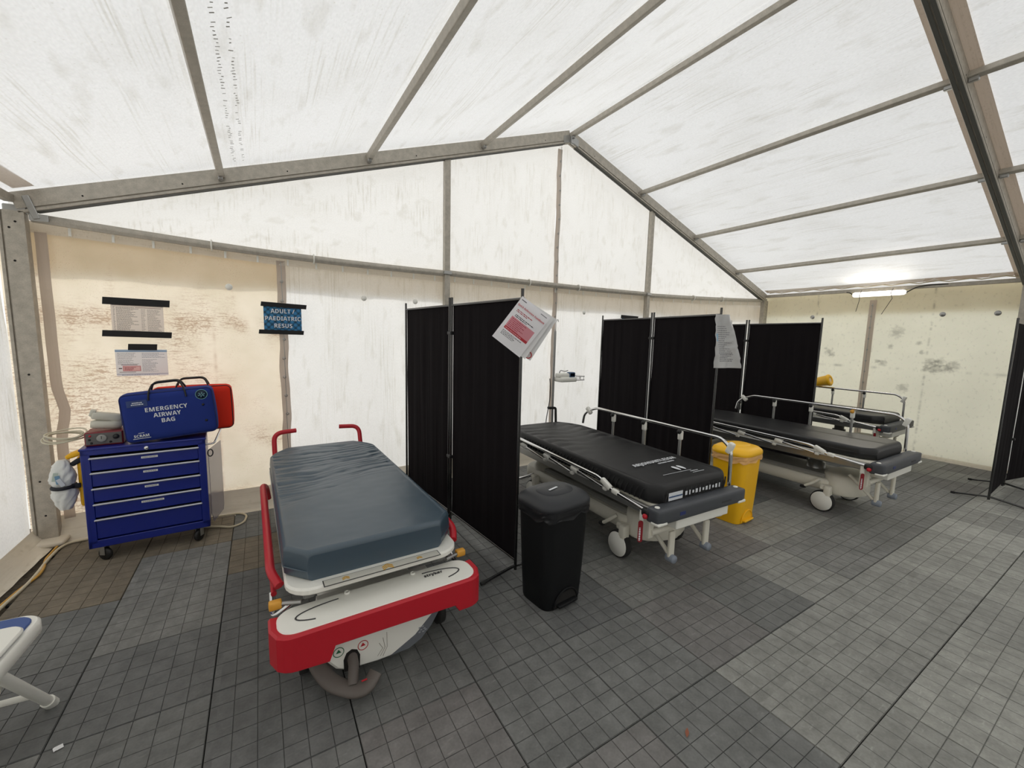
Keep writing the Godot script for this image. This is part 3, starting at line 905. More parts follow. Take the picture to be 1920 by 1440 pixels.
# ------------------------------------------------------------------ red bed
func red_trolley() -> void:
	var t := thing("trolley_bed", "white trolley bed with red bumper, rails and blue-grey mattress", "trolley bed", Vector3(0.42, 0, -2.75), deg_to_rad(1.0), "trolley beds")
	var white: Material = M.white_plastic
	var red: Material = M.red_plastic
	var cover := mat("blue_grey_cover", c8(54, 74, 88), 0.40, 0.0, 0.7)
	var half := func(z: float) -> float:
		if z > 0.80: return lerpf(0.385, 0.30, (z - 0.80) / 0.10)
		if z < -0.72: return 0.375 - 0.135 * pow((-0.72 - z) / 0.21, 1.5)
		return 0.385 - 0.006 * (0.8 - z) / 1.5
	var lift := func(x: float, z: float) -> float:
		# pulled creases across the upper half of the cover
		var k := clampf((0.22 - z - x * 0.50) * 2.4, 0.0, 1.0) * clampf((z + 0.88) * 7.0, 0.0, 1.0)
		var q := z + 0.10 * x + 0.05 * nz(x * 1.6, z * 1.5) + 0.03 * sin(x * 6.0 + z * 3.0)
		var s := -pow(1.0 - absf(sin(q * 27.0 + 1.2 * nz(x * 1.2, z * 4.0))), 2.5) * 1.0 - pow(1.0 - absf(sin(q * 43.0 + 1.0 + 1.5 * nz(x * 2.0 + 5.0, z * 3.0))), 3.0) * 0.6 + 0.25 * sin(q * 19.0)
		var a := 0.25 + 0.75 * clampf(absf(x + 0.02) * 2.2 + nz(x * 4.0, z * 5.0) * 1.2, 0.0, 1.0)
		return s * 0.018 * k * a + nz(x * 3.0, z * 3.0) * 0.003 - 0.004 * (x / 0.38) * (x / 0.38)
	var mt := put(Sh.new().pad(half, -0.93, 0.90, 0.478, 0.612, 0.022, 300, 48, lift), "mattress", cover, t, "blue-grey wipe-clean mattress with pulled creases")
	var seam := Sh.new()
	var sp := []
	for i in 60:
		var z := lerpf(-0.92, 0.895, i / 59.0)
		sp.append(Vector3(half.call(z) + 0.004, 0.522, z))
	for i in range(59, -1, -1):
		var z := lerpf(-0.92, 0.895, i / 59.0)
		sp.append(Vector3(-half.call(z) - 0.004, 0.522, z))
	seam.tube(sp, 0.0035, 6, false, true)
	put(seam, "piping", cover, mt)
	# litter plate under the mattress, with its marker strip
	var plate := Sh.new()
	plate.xf = Transform3D(Basis(Vector3.RIGHT, PI / 2), Vector3(0, 0.462, 0))
	plate.prism(rr(0.775, 1.86, 0.11, 6), -0.016, 0.016, 0.008)
	var pl := put(plate, "litter_plate", white, t)
	pl.position = Vector3(0, 0, 0.03)
	put(Sh.new().box(Vector3(0.01, 0.4795, 0.922), Vector3(0.52, 0.002, 0.05), 0.0), "marker_strip", mat("strip_frame", c8(60, 60, 58), 0.6), pl)
	put(Sh.new().box(Vector3(0.01, 0.4807, 0.922), Vector3(0.512, 0.001, 0.043), 0.0), "marker_face", mat("strip_face", c8(196, 194, 184), 0.5), pl)
	for k in 3:
		var cx: float = [-0.16, 0.02, 0.17][k]
		var sc: float = [0.8, 1.3, 0.7][k]
		var ch := Sh.new()
		for q in 3:
			var z0 := 0.922 + 0.010 * sc - q * 0.009 * sc
			for s in [-1.0, 1.0]:
				ch.box(Vector3(cx + s * 0.009 * sc, 0.4814, z0), Vector3(0.022 * sc, 0.0006, 0.005 * sc), 0.0, Basis(Vector3.UP, -s * 0.62))
		put(ch, "arrow_mark", mat("ochre_ink", c8(196, 150, 40), 0.6), pl)
	# frame below the litter
	var fr := Sh.new()
	for s in [-1.0, 1.0]:
		fr.box(Vector3(s * 0.30, 0.425, -0.02), Vector3(0.045, 0.045, 1.85), 0.006)
	for z in [-0.85, -0.3, 0.35, 0.86]:
		fr.box(Vector3(0, 0.418, z), Vector3(0.62, 0.035, 0.05), 0.005)
	put(fr, "litter_frame", mat("frame_grey", c8(120, 120, 118), 0.5, 0.3), t)
	for z in [-0.55, 0.55]:
		put(Sh.new().lathe([Vector2(0.085, 0.16), Vector2(0.085, 0.30), Vector2(0.065, 0.31), Vector2(0.065, 0.41)], 24, Vector3(0, 0, z)), "lift_column", M.steel, t)
	# foot board: white tray with a red bumper wrapped round it
	var fb := Sh.new()
	fb.xf = Transform3D(Basis(Vector3.RIGHT, PI / 2), Vector3(0, 0.365, 0.985))
	fb.prism(rr(0.86, 0.185, 0.075, 7), -0.018, 0.02, 0.007)
	var fbo := put(fb, "foot_board", white, t)
	for s in [-1.0, 1.0]:
		var arc := []
		for i in 15:
			var a := i / 14.0 * PI * 0.75 + 0.1
			arc.append(Vector3(s * (0.34 - 0.17 + 0.19 * sin(a)), 0.3845, 0.985 - 0.05 * cos(a)))
		put(Sh.new().tube(arc, 0.0035, 6, true, false, 0.4), "swoosh_line", M.dark_ink, fbo)
		put(Sh.new().lathe([Vector2(0.012, 0.384), Vector2(0.012, 0.393), Vector2(0.006, 0.393), Vector2(0.006, 0.388), Vector2(0.0, 0.388)], 14, Vector3(s * 0.15, 0, 0.915)), "socket", white, fbo)
		put(Sh.new().lathe([Vector2(0.0055, 0.3886), Vector2(0.0, 0.3886)], 12, Vector3(s * 0.15, 0, 0.915)), "socket_hole", M.dark_hole, fbo)
	words(fbo, "stryker", 0.019, M.dark_ink, Transform3D(Basis(Vector3.RIGHT, -PI / 2), Vector3(0.235, 0.3855, 0.965)))
	var lower := func(x: float) -> float:
		if x < -0.25: return lerpf(0.236, 0.222, (x + 0.44) / 0.19)
		if x < 0.30: return lerpf(0.283, 0.270, (x + 0.25) / 0.55)
		return 0.236
	var rings := []
	var path := []
	for q in rr(0.91, 0.235, 0.085, 8, Vector2(0, 0.985)):
		path.append(q)
	# the front half of the rounded outline
	var front := []
	for i in 41:
		var x := lerpf(-0.455, 0.455, i / 40.0)
		var e := absf(x) - 0.37
		var z := 1.092 - (0.0 if e <= 0 else 0.085 - sqrt(maxf(0.0, 0.085 * 0.085 - e * e)))
		front.append(Vector3(x, 0, z))
	front.push_front(Vector3(-0.455, 0, 0.93))
	front.append(Vector3(0.455, 0, 0.93))
	for i in front.size():
		var p: Vector3 = front[i]
		var a: Vector3 = front[maxi(i - 1, 0)]
		var b: Vector3 = front[mini(i + 1, front.size() - 1)]
		var d := (b - a).normalized()
		var n := Vector3(d.z, 0, -d.x)     # inwards
		var y0: float = lower.call(p.x)
		rings.append([p + Vector3(0, y0 + 0.006, 0), p + n * 0.006 + Vector3(0, y0, 0), p + n * 0.036 + Vector3(0, y0, 0), p + n * 0.036 + Vector3(0, 0.378, 0), p + n * 0.008 + Vector3(0, 0.382, 0), p + Vector3(0, 0.374, 0)])
	var bp := Sh.new()
	bp.soft()
	for i in rings.size() - 1:
		for e in 6:
			bp.soft()
			var e2 := (e + 1) % 6
			bp.quad(rings[i][e], rings[i][e2], rings[i + 1][e2], rings[i + 1][e])
	bp.out(rings[0], Vector3.FORWARD)
	bp.out(rings[-1], Vector3.FORWARD)
	put(bp, "bumper", red, t)
	# base hood
	var hood := Sh.new()
	hood.prism([Vector2(-0.255, 0.30), Vector2(-0.265, 0.235), Vector2(-0.26, 0.165), Vector2(-0.215, 0.105), Vector2(-0.18, 0.085), Vector2(-0.14, 0.078), Vector2(-0.04, 0.068), Vector2(0.08, 0.068), Vector2(0.13, 0.082), Vector2(0.18, 0.112), Vector2(0.225, 0.16), Vector2(0.26, 0.215), Vector2(0.28, 0.30)], 0.72, 1.005, 0.012)
	var ho := put(hood, "base_hood", white, t)
	put(Sh.new().prism([Vector2(0.015, 0.078), Vector2(0.10, 0.078), Vector2(0.16, 0.105), Vector2(0.21, 0.155), Vector2(0.245, 0.21), Vector2(0.255, 0.25), Vector2(0.20, 0.20), Vector2(0.13, 0.135)], 1.004, 1.0065), "crescent_panel", mat("slate_decal", c8(104, 108, 114), 0.5), ho)
	var dots := Sh.new()
	for q in [[-0.013, 0.012], [0.002, 0.014], [-0.006, 0.0], [0.01, 0.002], [-0.014, -0.01], [0.004, -0.012], [0.016, -0.006]]:
		dots.box(Vector3(0.165 + q[0], 0.150 + q[1], 1.0075), Vector3(0.010, 0.006, 0.001), 0.0)
	put(dots, "emblem", mat("pale_ink", c8(160, 163, 168), 0.6), ho)
	put(Sh.new().prism([Vector2(-0.185, 0.086), Vector2(-0.12, 0.078), Vector2(-0.118, 0.14), Vector2(-0.13, 0.168), Vector2(-0.152, 0.178), Vector2(-0.174, 0.168), Vector2(-0.186, 0.14)], 1.002, 1.0068), "pedal_slot", M.dark_hole, ho)
	for k in 2:
		var c := Vector3([-0.205, -0.105][k], [0.185, 0.178][k], 1.006)
		var ink: Material = mat("green_ink", c8(40, 110, 70), 0.6) if k == 0 else M.red_ink
		put(Sh.new().tube(ring(c, 0.021, Vector3.BACK, 20), 0.0016, 5, false, true), "icon_ring", ink, ho)
		put(Sh.new().prism([Vector2(c.x - 0.010, c.y - 0.003), Vector2(c.x + 0.010, c.y - 0.003), Vector2(c.x, c.y + 0.012)], 1.0045, 1.0072), "icon_arrow", ink, ho)
	put(Sh.new().rbox(Vector3(0, 0.20, -0.1), Vector3(0.46, 0.12, 1.70), 0.05, 8), "base_beam", white, t)
	# scuffs on the hood are part of its skin: thin dark rub lines
	var sc := Sh.new()
	for i in 3:
		sc.tube([Vector3(-0.02 - i * 0.012, 0.09 + 0.005 * i, 1.0066), Vector3(0.0 - i * 0.010, 0.13, 1.0066), Vector3(-0.002 - i * 0.017, 0.20 - 0.02 * i, 1.0066)], 0.0009, 4)
	put(sc, "scuff_marks", mat("scuff_ink", c8(150, 142, 128), 0.8), ho, "", "stuff")
	for sx in [-1.0, 1.0]:
		for z in [-0.82, 0.80]:
			var c := Vector3(sx * 0.325, 0.078, z)
			var w := put(Sh.new().lathe([Vector2(0.0, -0.02), Vector2(0.05, -0.022), Vector2(0.075, -0.018), Vector2(0.078, 0.0), Vector2(0.075, 0.018), Vector2(0.05, 0.022), Vector2(0.0, 0.02)], 24, c, Basis(Vector3.BACK, PI / 2)), "wheel", M.rubber, t)
			put(Sh.new().lathe([Vector2(0.0, 0.024), Vector2(0.045, 0.023), Vector2(0.047, 0.018)], 20, c, Basis(Vector3.BACK, -PI / 2)), "hub_cap", mat("grey_hub", c8(130, 130, 128), 0.5), w)
			put(Sh.new().rbox(c + Vector3(-sx * 0.02, 0.095, -0.005), Vector3(0.085, 0.11, 0.12), 0.03, 6), "caster_cover", white, t)
			put(Sh.new().box(c + Vector3(-sx * 0.09, 0.12, 0), Vector3(0.15, 0.05, 0.07), 0.01), "caster_arm", white, t)
	# brake and steer pedal
	var pd := Sh.new()
	pd.tube(fillet([Vector3(-0.30, 0.215, 0.83), Vector3(-0.29, 0.13, 0.95), Vector3(-0.24, 0.075, 1.035), Vector3(-0.16, 0.062, 1.10), Vector3(-0.115, 0.075, 1.125), Vector3(-0.075, 0.11, 1.10)], 0.09, 8), 0.034, 14, true, false, 0.55)
	var taupe := mat("taupe_plastic", c8(98, 91, 86), 0.55)
	var po := put(pd, "pedal", taupe, t)
	put(Sh.new().tube([Vector3(-0.15, 0.155, 0.98), Vector3(-0.15, 0.12, 1.03), Vector3(-0.165, 0.075, 1.085)], 0.022, 12), "pedal_shaft", taupe, po)
	put(Sh.new().box(Vector3(-0.125, 0.102, 1.112), Vector3(0.022, 0.003, 0.006), 0.0), "pedal_mark", M.red_ink, po)
	# side rails folded down, both sides
	for s in [-1.0, 1.0]:
		var x: float = s * 0.435
		var r := put(Sh.new().tube(fillet([Vector3(s * 0.405, 0.45, 0.82), Vector3(x, 0.482, 0.75), Vector3(x, 0.49, 0.66), Vector3(x, 0.49, -0.42), Vector3(x - s * 0.02, 0.45, -0.50), Vector3(x - s * 0.03, 0.36, -0.52)], 0.08, 6), 0.019, 12), "side_rail", red, t)
		put(Sh.new().tube([Vector3(x - s * 0.01, 0.36, 0.72), Vector3(x - s * 0.01, 0.36, -0.44)], 0.012, 10), "rail_bar", red, r)
		for k in 5:
			var z := 0.62 - 0.24 * k
			put(Sh.new().tube(fillet([Vector3(x, 0.475, z), Vector3(x - s * 0.015, 0.42, z + 0.02), Vector3(x - s * 0.01, 0.36, z + 0.06)], 0.03), 0.011, 8), "rail_strut", red if k % 2 == 0 else white, r)
		put(Sh.new().tube(fillet([Vector3(x, 0.36, 0.70), Vector3(x, 0.30, 0.74), Vector3(x, 0.31, 0.82), Vector3(s * 0.36, 0.37, 0.84)], 0.04), 0.010, 8), "rail_hinge_tube", M.chrome, r)
		# yellow release handles
		var yh := put(Sh.new().rbox(Vector3(s * 0.425, 0.395, 0.865), Vector3(0.05, 0.035, 0.035), 0.008, 5), "release_handle", mat("amber_plastic", c8(226, 164, 62), 0.45), t)
		put(Sh.new().tube([Vector3(s * 0.42, 0.395, 0.865), Vector3(s * 0.33, 0.40, 0.90)], 0.009, 8), "release_rod", M.steel, yh)
		# push handles at the head
		var hx: float = s * 0.335
		put(Sh.new().tube(fillet([Vector3(hx, 0.44, -1.0), Vector3(hx, 0.695, -1.10), Vector3(hx - s * 0.165, 0.70, -1.12)], 0.07, 8), 0.0185, 12), "push_handle", red, t)

# ------------------------------------------------------------------ cream and black beds
func black_trolley(called: String, label: String, at: Vector3, turn: float, dh: float, lettered: bool) -> void:
	var t := thing(called, label, "trolley bed", at, turn, "trolley beds")
	var shell: Material = M.cream_shell
	var grey: Material = M.grey_plastic
	var top := (0.65 if lettered else 0.625) + dh
	var y0 := 0.525 + dh
	var vinyl := mat("black_vinyl", c8(30, 30, 31), 0.42, 0.0, 0.5)
	var cloth := mat("black_cover", c8(33, 33, 34), 0.5, 0.0, 0.45)
	var half := func(z: float) -> float:
		if lettered:
			if z > 0.82: return 0.375 - 0.075 * pow((z - 0.82) / 0.10, 2)
			if z < -0.66: return 0.375 - 0.15 * pow((-0.66 - z) / 0.29, 1.6)
		else:
			if z > 0.80: return 0.34 - 0.07 * pow((z - 0.80) / 0.10, 1.3)
			if z < -0.75: return 0.34 - 0.12 * pow((-0.75 - z) / 0.20, 1.6)
		return 0.375 if lettered else 0.34
	var lift := func(x: float, z: float) -> float:
		if not lettered: return 0.004 * (1.0 - pow(x / 0.34, 2)) + nz(x * 2.0, z * 2.0) * 0.0015
		var k := clampf((0.25 - z) * 2.0, 0.1, 1.0) * clampf(absf(x) * 3.0, 0.25, 1.0)
		var q := z + 0.35 * absf(x) + 0.06 * nz(x * 3.0, z * 2.0)
		return (absf(sin(q * 23.0)) - 0.5) * 0.010 * k + nz(x * 4.0, z * 4.0) * 0.008 * k - 0.012 * pow(absf(x) / 0.375, 2)
	var mt := put(Sh.new().pad(half, -0.95, 0.92 if lettered else 0.90, y0, top, 0.035 if lettered else 0.028, 150, 30, lift), "mattress", cloth if lettered else vinyl, t)
	if lettered:
		# the cover hangs in small gathers along its sides
		var g := Sh.new()
		for s in [-1.0, 1.0]:
			for i in 34:
				var z := -0.62 + i * 0.043
				var w: float = half.call(z) + 0.003
				g.tube([Vector3(s * w, y0 + 0.012, z), Vector3(s * (w + 0.003), y0 + 0.05, z + 0.012), Vector3(s * (w - 0.002), y0 + 0.088, z + 0.03)], 0.006, 6)
		for i in 14:
			var x := -0.29 + i * 0.045
			g.tube([Vector3(x, y0 + 0.012, 0.921), Vector3(x + 0.012, y0 + 0.05, 0.923), Vector3(x + 0.03, y0 + 0.085, 0.914)], 0.005, 6)
		put(g, "gathers", cloth, mt, "", "stuff")
		var flat_up := Basis(Vector3.RIGHT, -PI / 2)
		words(mt, "ARJOHUNTLEIGH", 0.040, M.white_ink, Transform3D(Basis(Vector3.UP, 0.05) * flat_up, Vector3(0.02, top + 0.008, 0.56)))
		words(mt, "GETINGE GROUP", 0.016, M.white_ink, Transform3D(Basis(Vector3.UP, 0.05) * flat_up, Vector3(0.09, top + 0.008, 0.605)))
		for s in [-1.0, 1.0]:
			var fp := Sh.new()
			fp.xf = Transform3D(flat_up, Vector3(0.06 + s * 0.026, top + 0.0075, 0.735))
			var o := []
			for i in 14:
				var a := TAU * i / 14
				o.append(Vector2(cos(a) * (0.016 + 0.004 * sin(a)), sin(a) * 0.04))
			fp.prism(o, 0.0, 0.0012)
			put(fp, "footprint_mark", M.white_ink, mt)
		put(Sh.new().box(Vector3(-0.02, top + 0.004, 0.79), Vector3(0.28, 0.001, 0.003), 0.0), "footprint_line", M.white_ink, mt)
		marks(mt, 0.08, 0.010, M.white_ink, Transform3D(flat_up, Vector3(0.12, top + 0.005, 0.815)), 50)
		marks(mt, 0.12, 0.006, M.white_ink, Transform3D(flat_up, Vector3(0.14, top + 0.003, 0.835)), 51)
		put(Sh.new().box(Vector3(-0.20, y0 + 0.045, 0.9265), Vector3(0.13, 0.05, 0.002), 0.0), "care_label", M.white_ink, mt)
		put(Sh.new().box(Vector3(-0.20, y0 + 0.043, 0.928), Vector3(0.125, 0.009, 0.001), 0.0), "label_bar", mat("blue_ink", c8(60, 90, 130), 0.6), mt)
		var ic := Sh.new()
		for i in 11:
			ic.box(Vector3(-0.10 + i * 0.034, y0 + 0.046, 0.9275), Vector3([0.02, 0.012, 0.016][i % 3], [0.026, 0.018, 0.03][(i * 2) % 3], 0.001), 0.0)
		put(ic, "wash_symbols", M.white_ink, mt, "row of small white wash symbols", "stuff")
	else:
		var sm := []
		for i in 50:
			var z := lerpf(-0.94, 0.895, i / 49.0)
			sm.append(Vector3(half.call(z) + 0.004, y0 + 0.05, z))
		for i in range(49, -1, -1):
			var z := lerpf(-0.94, 0.895, i / 49.0)
			sm.append(Vector3(-half.call(z) - 0.004, y0 + 0.05, z))
		put(Sh.new().tube(sm, 0.003, 6, false, true), "piping", vinyl, mt)
	# platform
	var y := 0.525 + dh
	put(Sh.new().box(Vector3(0, y - 0.014, -0.02), Vector3(0.70, 0.026, 1.86), 0.006), "platform", shell, t)
	for s in [-1.0, 1.0]:
		put(Sh.new().box(Vector3(s * 0.365, y - 0.045, 0.0), Vector3(0.035, 0.06, 1.86), 0.006), "platform_rail", M.steel, t)
	put(Sh.new().box(Vector3(0, y - 0.075, -0.15), Vector3(0.60, 0.05, 1.5), 0.01), "xray_tray", mat("pale_grey", c8(150, 149, 144), 0.5), t)
	# foot bumper with pale corner lights
	var fb := put(Sh.new().rbox(Vector3(0.0, y - 0.035, 0.952), Vector3(0.87, 0.095, 0.10), 0.018, 7), "foot_bumper", grey, t)
	for s in [-1.0, 1.0]:
		put(Sh.new().rbox(Vector3(s * 0.395, y - 0.074, 0.975), Vector3(0.085, 0.020, 0.062), 0.009, 5), "corner_insert", M.white_plastic, fb)
		put(Sh.new().lathe([Vector2(0.016, 0.0), Vector2(0.014, 0.005), Vector2(0.0, 0.006)], 14, Vector3(s * 0.39, y + 0.012, 0.95)), "pin_cap", M.white_plastic, fb)
	put(Sh.new().box(Vector3(-0.22, y - 0.035, 1.0025), Vector3(0.05, 0.022, 0.002), 0.0), "maker_plate", mat("navy_ink", c8(40, 52, 110), 0.5), fb)
	put(Sh.new().box(Vector3(0.22, y - 0.04, 1.0025), Vector3(0.10, 0.012, 0.002), 0.0), "maker_strip", M.dark_ink, fb)
	# storage tray, cross tube, brackets with rollers
	put(Sh.new().box(Vector3(0.02, y - 0.115, 0.90), Vector3(0.52, 0.07, 0.16), 0.006), "paper_roll_box", M.white_plastic, t)
	for s in [-1.0, 1.0]:
		put(Sh.new().prism(rr(0.06, 0.19, 0.028, 5, Vector2(0.86, y - 0.135)), -0.02, 0.02, 0.004), "end_bracket", shell, t).transform = Transform3D(Basis(Vector3.UP, -PI / 2), Vector3(s * 0.355, 0, 0))
		var leg := Sh.new()
		var x: float = s * 0.175
		leg.box(Vector3(x, 0.225 + dh, 0.90), Vector3(0.05, 0.19, 0.022), 0.005)
		leg.tube([Vector3(x - 0.02, 0.335 + dh, 0.70), Vector3(x, 0.16 + dh, 0.885)], 0.014, 8)
		var lo := put(leg, "tow_bracket", shell, t)
		put(Sh.new().lathe([Vector2(0, -0.03), Vector2(0.024, -0.03), Vector2(0.027, -0.024), Vector2(0.027, 0.024), Vector2(0.024, 0.03), Vector2(0, 0.03)], 18, Vector3(x, 0.14 + dh, 0.905), Basis(Vector3.RIGHT, PI / 2)), "roller", mat("roller_grey", c8(140, 148, 160), 0.5), lo)
	put(Sh.new().tube([Vector3(-0.36, 0.345 + dh, 0.885), Vector3(0.36, 0.345 + dh, 0.885)], 0.021, 12), "cross_tube", shell, t)
	# base
	var hood := Sh.new()
	hood.xf = Transform3D(Basis(Vector3.RIGHT, -PI / 2), Vector3.ZERO)
	hood.prism(rr(0.50, 1.50, 0.16, 8, Vector2(0, 0.10)), 0.185, 0.29, 0.02, true)
	put(hood, "base_cover", shell, t)
	for z in [-0.60, 0.62]:
		put(Sh.new().lathe([Vector2(0.155, 0.17), Vector2(0.165, 0.19), Vector2(0.16, 0.33), Vector2(0.13, 0.352), Vector2(0.0, 0.357)], 28, Vector3(0.0, 0, z), Basis.from_scale(Vector3(1.5, 1, 1))), "end_hood", shell, t)
	for z in [-0.42, 0.36]:
		put(Sh.new().lathe([Vector2(0.075, 0.28), Vector2(0.075, 0.38), Vector2(0.055, 0.385), Vector2(0.055, 0.47 + dh)], 20, Vector3(0, 0, z)), "lift_column", M.steel, t)
	put(Sh.new().box(Vector3(0, 0.30, -0.05), Vector3(0.40, 0.05, 1.15), 0.015), "base_tray", mat("pale_grey", c8(150, 149, 144), 0.5), t)
	for s in [-1.0, 1.0]:
		for z in [-0.58, 0.55]:
			var c := Vector3(s * 0.275, 0.098, z)
			var w := put(Sh.new().lathe([Vector2(0.0, -0.022), Vector2(0.07, -0.024), Vector2(0.094, -0.02), Vector2(0.098, 0.0), Vector2(0.094, 0.02), Vector2(0.07, 0.024), Vector2(0.0, 0.022)], 32, c, Basis(Vector3.BACK, PI / 2)), "wheel", M.rubber, t)
			for q in [-1.0, 1.0]:
				put(Sh.new().lathe([Vector2(0.086, 0.0235), Vector2(0.08, 0.032), Vector2(0.0, 0.036)], 28, c, Basis(Vector3.BACK, q * PI / 2)), "wheel_cover", M.white_plastic, w)
			put(Sh.new().rbox(c + Vector3(0.0, 0.07, 0.035), Vector3(0.065, 0.17, 0.06), 0.02, 6), "fork", shell, t)
			put(Sh.new().box(c + Vector3(-s * 0.04, 0.125, 0.01), Vector3(0.11, 0.05, 0.09), 0.012), "fork_mount", shell, t)
	var lv := put(Sh.new().tube([Vector3(-0.265, 0.285, 0.50), Vector3(-0.30, 0.24, 0.46), Vector3(-0.305, 0.20, 0.41)], 0.013, 8), "brake_lever", shell, t)
	put(Sh.new().rbox(Vector3(-0.307, 0.19, 0.395), Vector3(0.03, 0.025, 0.05), 0.01, 5), "lever_pad", M.black_plastic, lv)
	var fp := put(Sh.new().tube(fillet([Vector3(-0.24, 0.24, -0.62), Vector3(-0.33, 0.20, -0.66), Vector3(-0.36, 0.15, -0.80)], 0.05), 0.014, 8), "foot_pedal", M.chrome, t)
	put(Sh.new().rbox(Vector3(-0.36, 0.145, -0.83), Vector3(0.09, 0.022, 0.10), 0.01, 5), "pedal_pad", M.black_plastic, fp)
	# chrome side rails: one raised, one folded down
	var up := 0.845 + dh
	var xr := 0.42
	var rail := put(Sh.new().tube(fillet([Vector3(xr, 0.52 + dh, 0.885), Vector3(xr, up - 0.06, 0.88), Vector3(xr, up, 0.80), Vector3(xr, up, -0.53), Vector3(xr, up - 0.05, -0.66), Vector3(xr, up - 0.10, -0.72), Vector3(xr, up - 0.19, -0.735)], 0.045, 6), 0.0125, 12), "raised_rail", M.chrome, t)
	for q in [Vector3(xr, up - 0.055, 0.872), Vector3(xr, up - 0.045, -0.645)]:
		put(Sh.new().rbox(q, Vector3(0.038, 0.085, 0.042), 0.012, 5, 0.0, Basis(Vector3.RIGHT, 0.35 if q.z > 0 else -0.9)), "rail_joint", M.white_plastic, rail)
	for k in 3:
		var z: float = [0.46, 0.09, -0.285][k]
		put(Sh.new().tube([Vector3(xr - 0.006, 0.47 + dh, z), Vector3(xr - 0.006, up - 0.05, z)], 0.012, 10), "rail_post", M.steel, rail)
		put(Sh.new().rbox(Vector3(xr - 0.004, up - 0.055, z), Vector3(0.034, 0.075, 0.036), 0.010, 5), "post_socket", M.white_plastic, rail)
		put(Sh.new().lathe([Vector2(0.0, 0.012), Vector2(0.016, 0.010), Vector2(0.019, 0.0), Vector2(0.016, -0.010), Vector2(0.0, -0.012)], 14, Vector3(xr - 0.022, up - 0.024, z), Basis(Vector3.BACK, PI / 2)), "post_knob", M.black_plastic if not (k == 0 and at.x > 4.0 and at.x < 5.0) else mat("amber_plastic", c8(226, 164, 62), 0.45), rail)
	var xl := -0.425
	var dn := 0.602 + dh * 0.9
	var low := put(Sh.new().tube(fillet([Vector3(xl, dn - 0.04, -0.72), Vector3(xl, dn + 0.004, -0.62), Vector3(xl, dn - 0.02, 0.47), Vector3(xl, dn - 0.07, 0.59), Vector3(xl, dn - 0.098, 0.90)], 0.05, 6), 0.0125, 12), "lowered_rail", M.chrome, t)
	put(Sh.new().rbox(Vector3(xl, dn - 0.045, 0.545), Vector3(0.036, 0.04, 0.10), 0.014, 5, 0.0, Basis(Vector3.RIGHT, 0.42)), "rail_joint", M.white_plastic, low)
	put(Sh.new().rbox(Vector3(xl, dn - 0.07, 0.635), Vector3(0.032, 0.034, 0.06), 0.012, 5, 0.0, Basis(Vector3.RIGHT, 0.1)), "rail_joint", M.white_plastic, low)
	for k in 3:
		var z: float = 0.50 - 0.365 * k
		put(Sh.new().tube([Vector3(xl + 0.012, dn - 0.085, z), Vector3(xl, dn - 0.047, z - 0.29)], 0.010, 8), "folded_post", M.chrome, low)
		put(Sh.new().rbox(Vector3(xl, dn - 0.045, z - 0.30), Vector3(0.034, 0.036, 0.075), 0.012, 5, 0.0, Basis(Vector3.RIGHT, 0.15)), "post_socket", M.white_plastic, low)
		put(Sh.new().rbox(Vector3(xl + 0.015, dn - 0.09, z + 0.02), Vector3(0.026, 0.026, 0.036), 0.01, 4), "post_hinge", M.white_plastic, low)
	# latch knob and hanging red tag
	put(Sh.new().rbox(Vector3(xl + 0.005, 0.495 + dh, 0.90), Vector3(0.05, 0.05, 0.06), 0.016, 5), "latch", M.black_plastic, t)
	put(Sh.new().lathe([Vector2(0, 0.016), Vector2(0.013, 0.012), Vector2(0.017, 0.0), Vector2(0.013, -0.012), Vector2(0, -0.016)], 14, Vector3(xl - 0.02, 0.478 + dh, 0.91)), "latch_knob", M.red_plastic, t)
	put(Sh.new().box(Vector3(xl + 0.01, 0.46 + dh, 0.86), Vector3(0.02, 0.07, 0.03), 0.005), "tag_hanger", M.white_plastic, t)
	var tg := Sh.new()
	tg.xf = Transform3D(Basis(Vector3.UP, -0.55), Vector3(xl - 0.008, 0, 0.87))
	tg.prism(rr(0.030, 0.14, 0.014, 4, Vector2(0, 0.362 + dh)), -0.002, 0.002, 0.0008)
	var tag_part := put(tg, "red_tag", mat("dark_red_tag", c8(140, 16, 30), 0.6), t, "red hanging tag")
	marks(tag_part, 0.085, 0.011, M.white_ink, Transform3D(Basis(Vector3.UP, -0.55) * Basis(Vector3.BACK, PI / 2), Vector3(xl - 0.008, 0.345 + dh, 0.87) + Basis(Vector3.UP, -0.55) * Vector3(-0.004, 0, 0.0024)), 60)
	# push handles at the head
	for s in [-1.0, 1.0]:
		put(Sh.new().tube(fillet([Vector3(s * 0.27, 0.52 + dh, -1.0), Vector3(s * 0.27, 0.775, -1.02), Vector3(s * 0.27 - 0.10, 0.782, -1.02)], 0.02, 4), 0.014, 10), "push_handle", M.black_plastic, t)

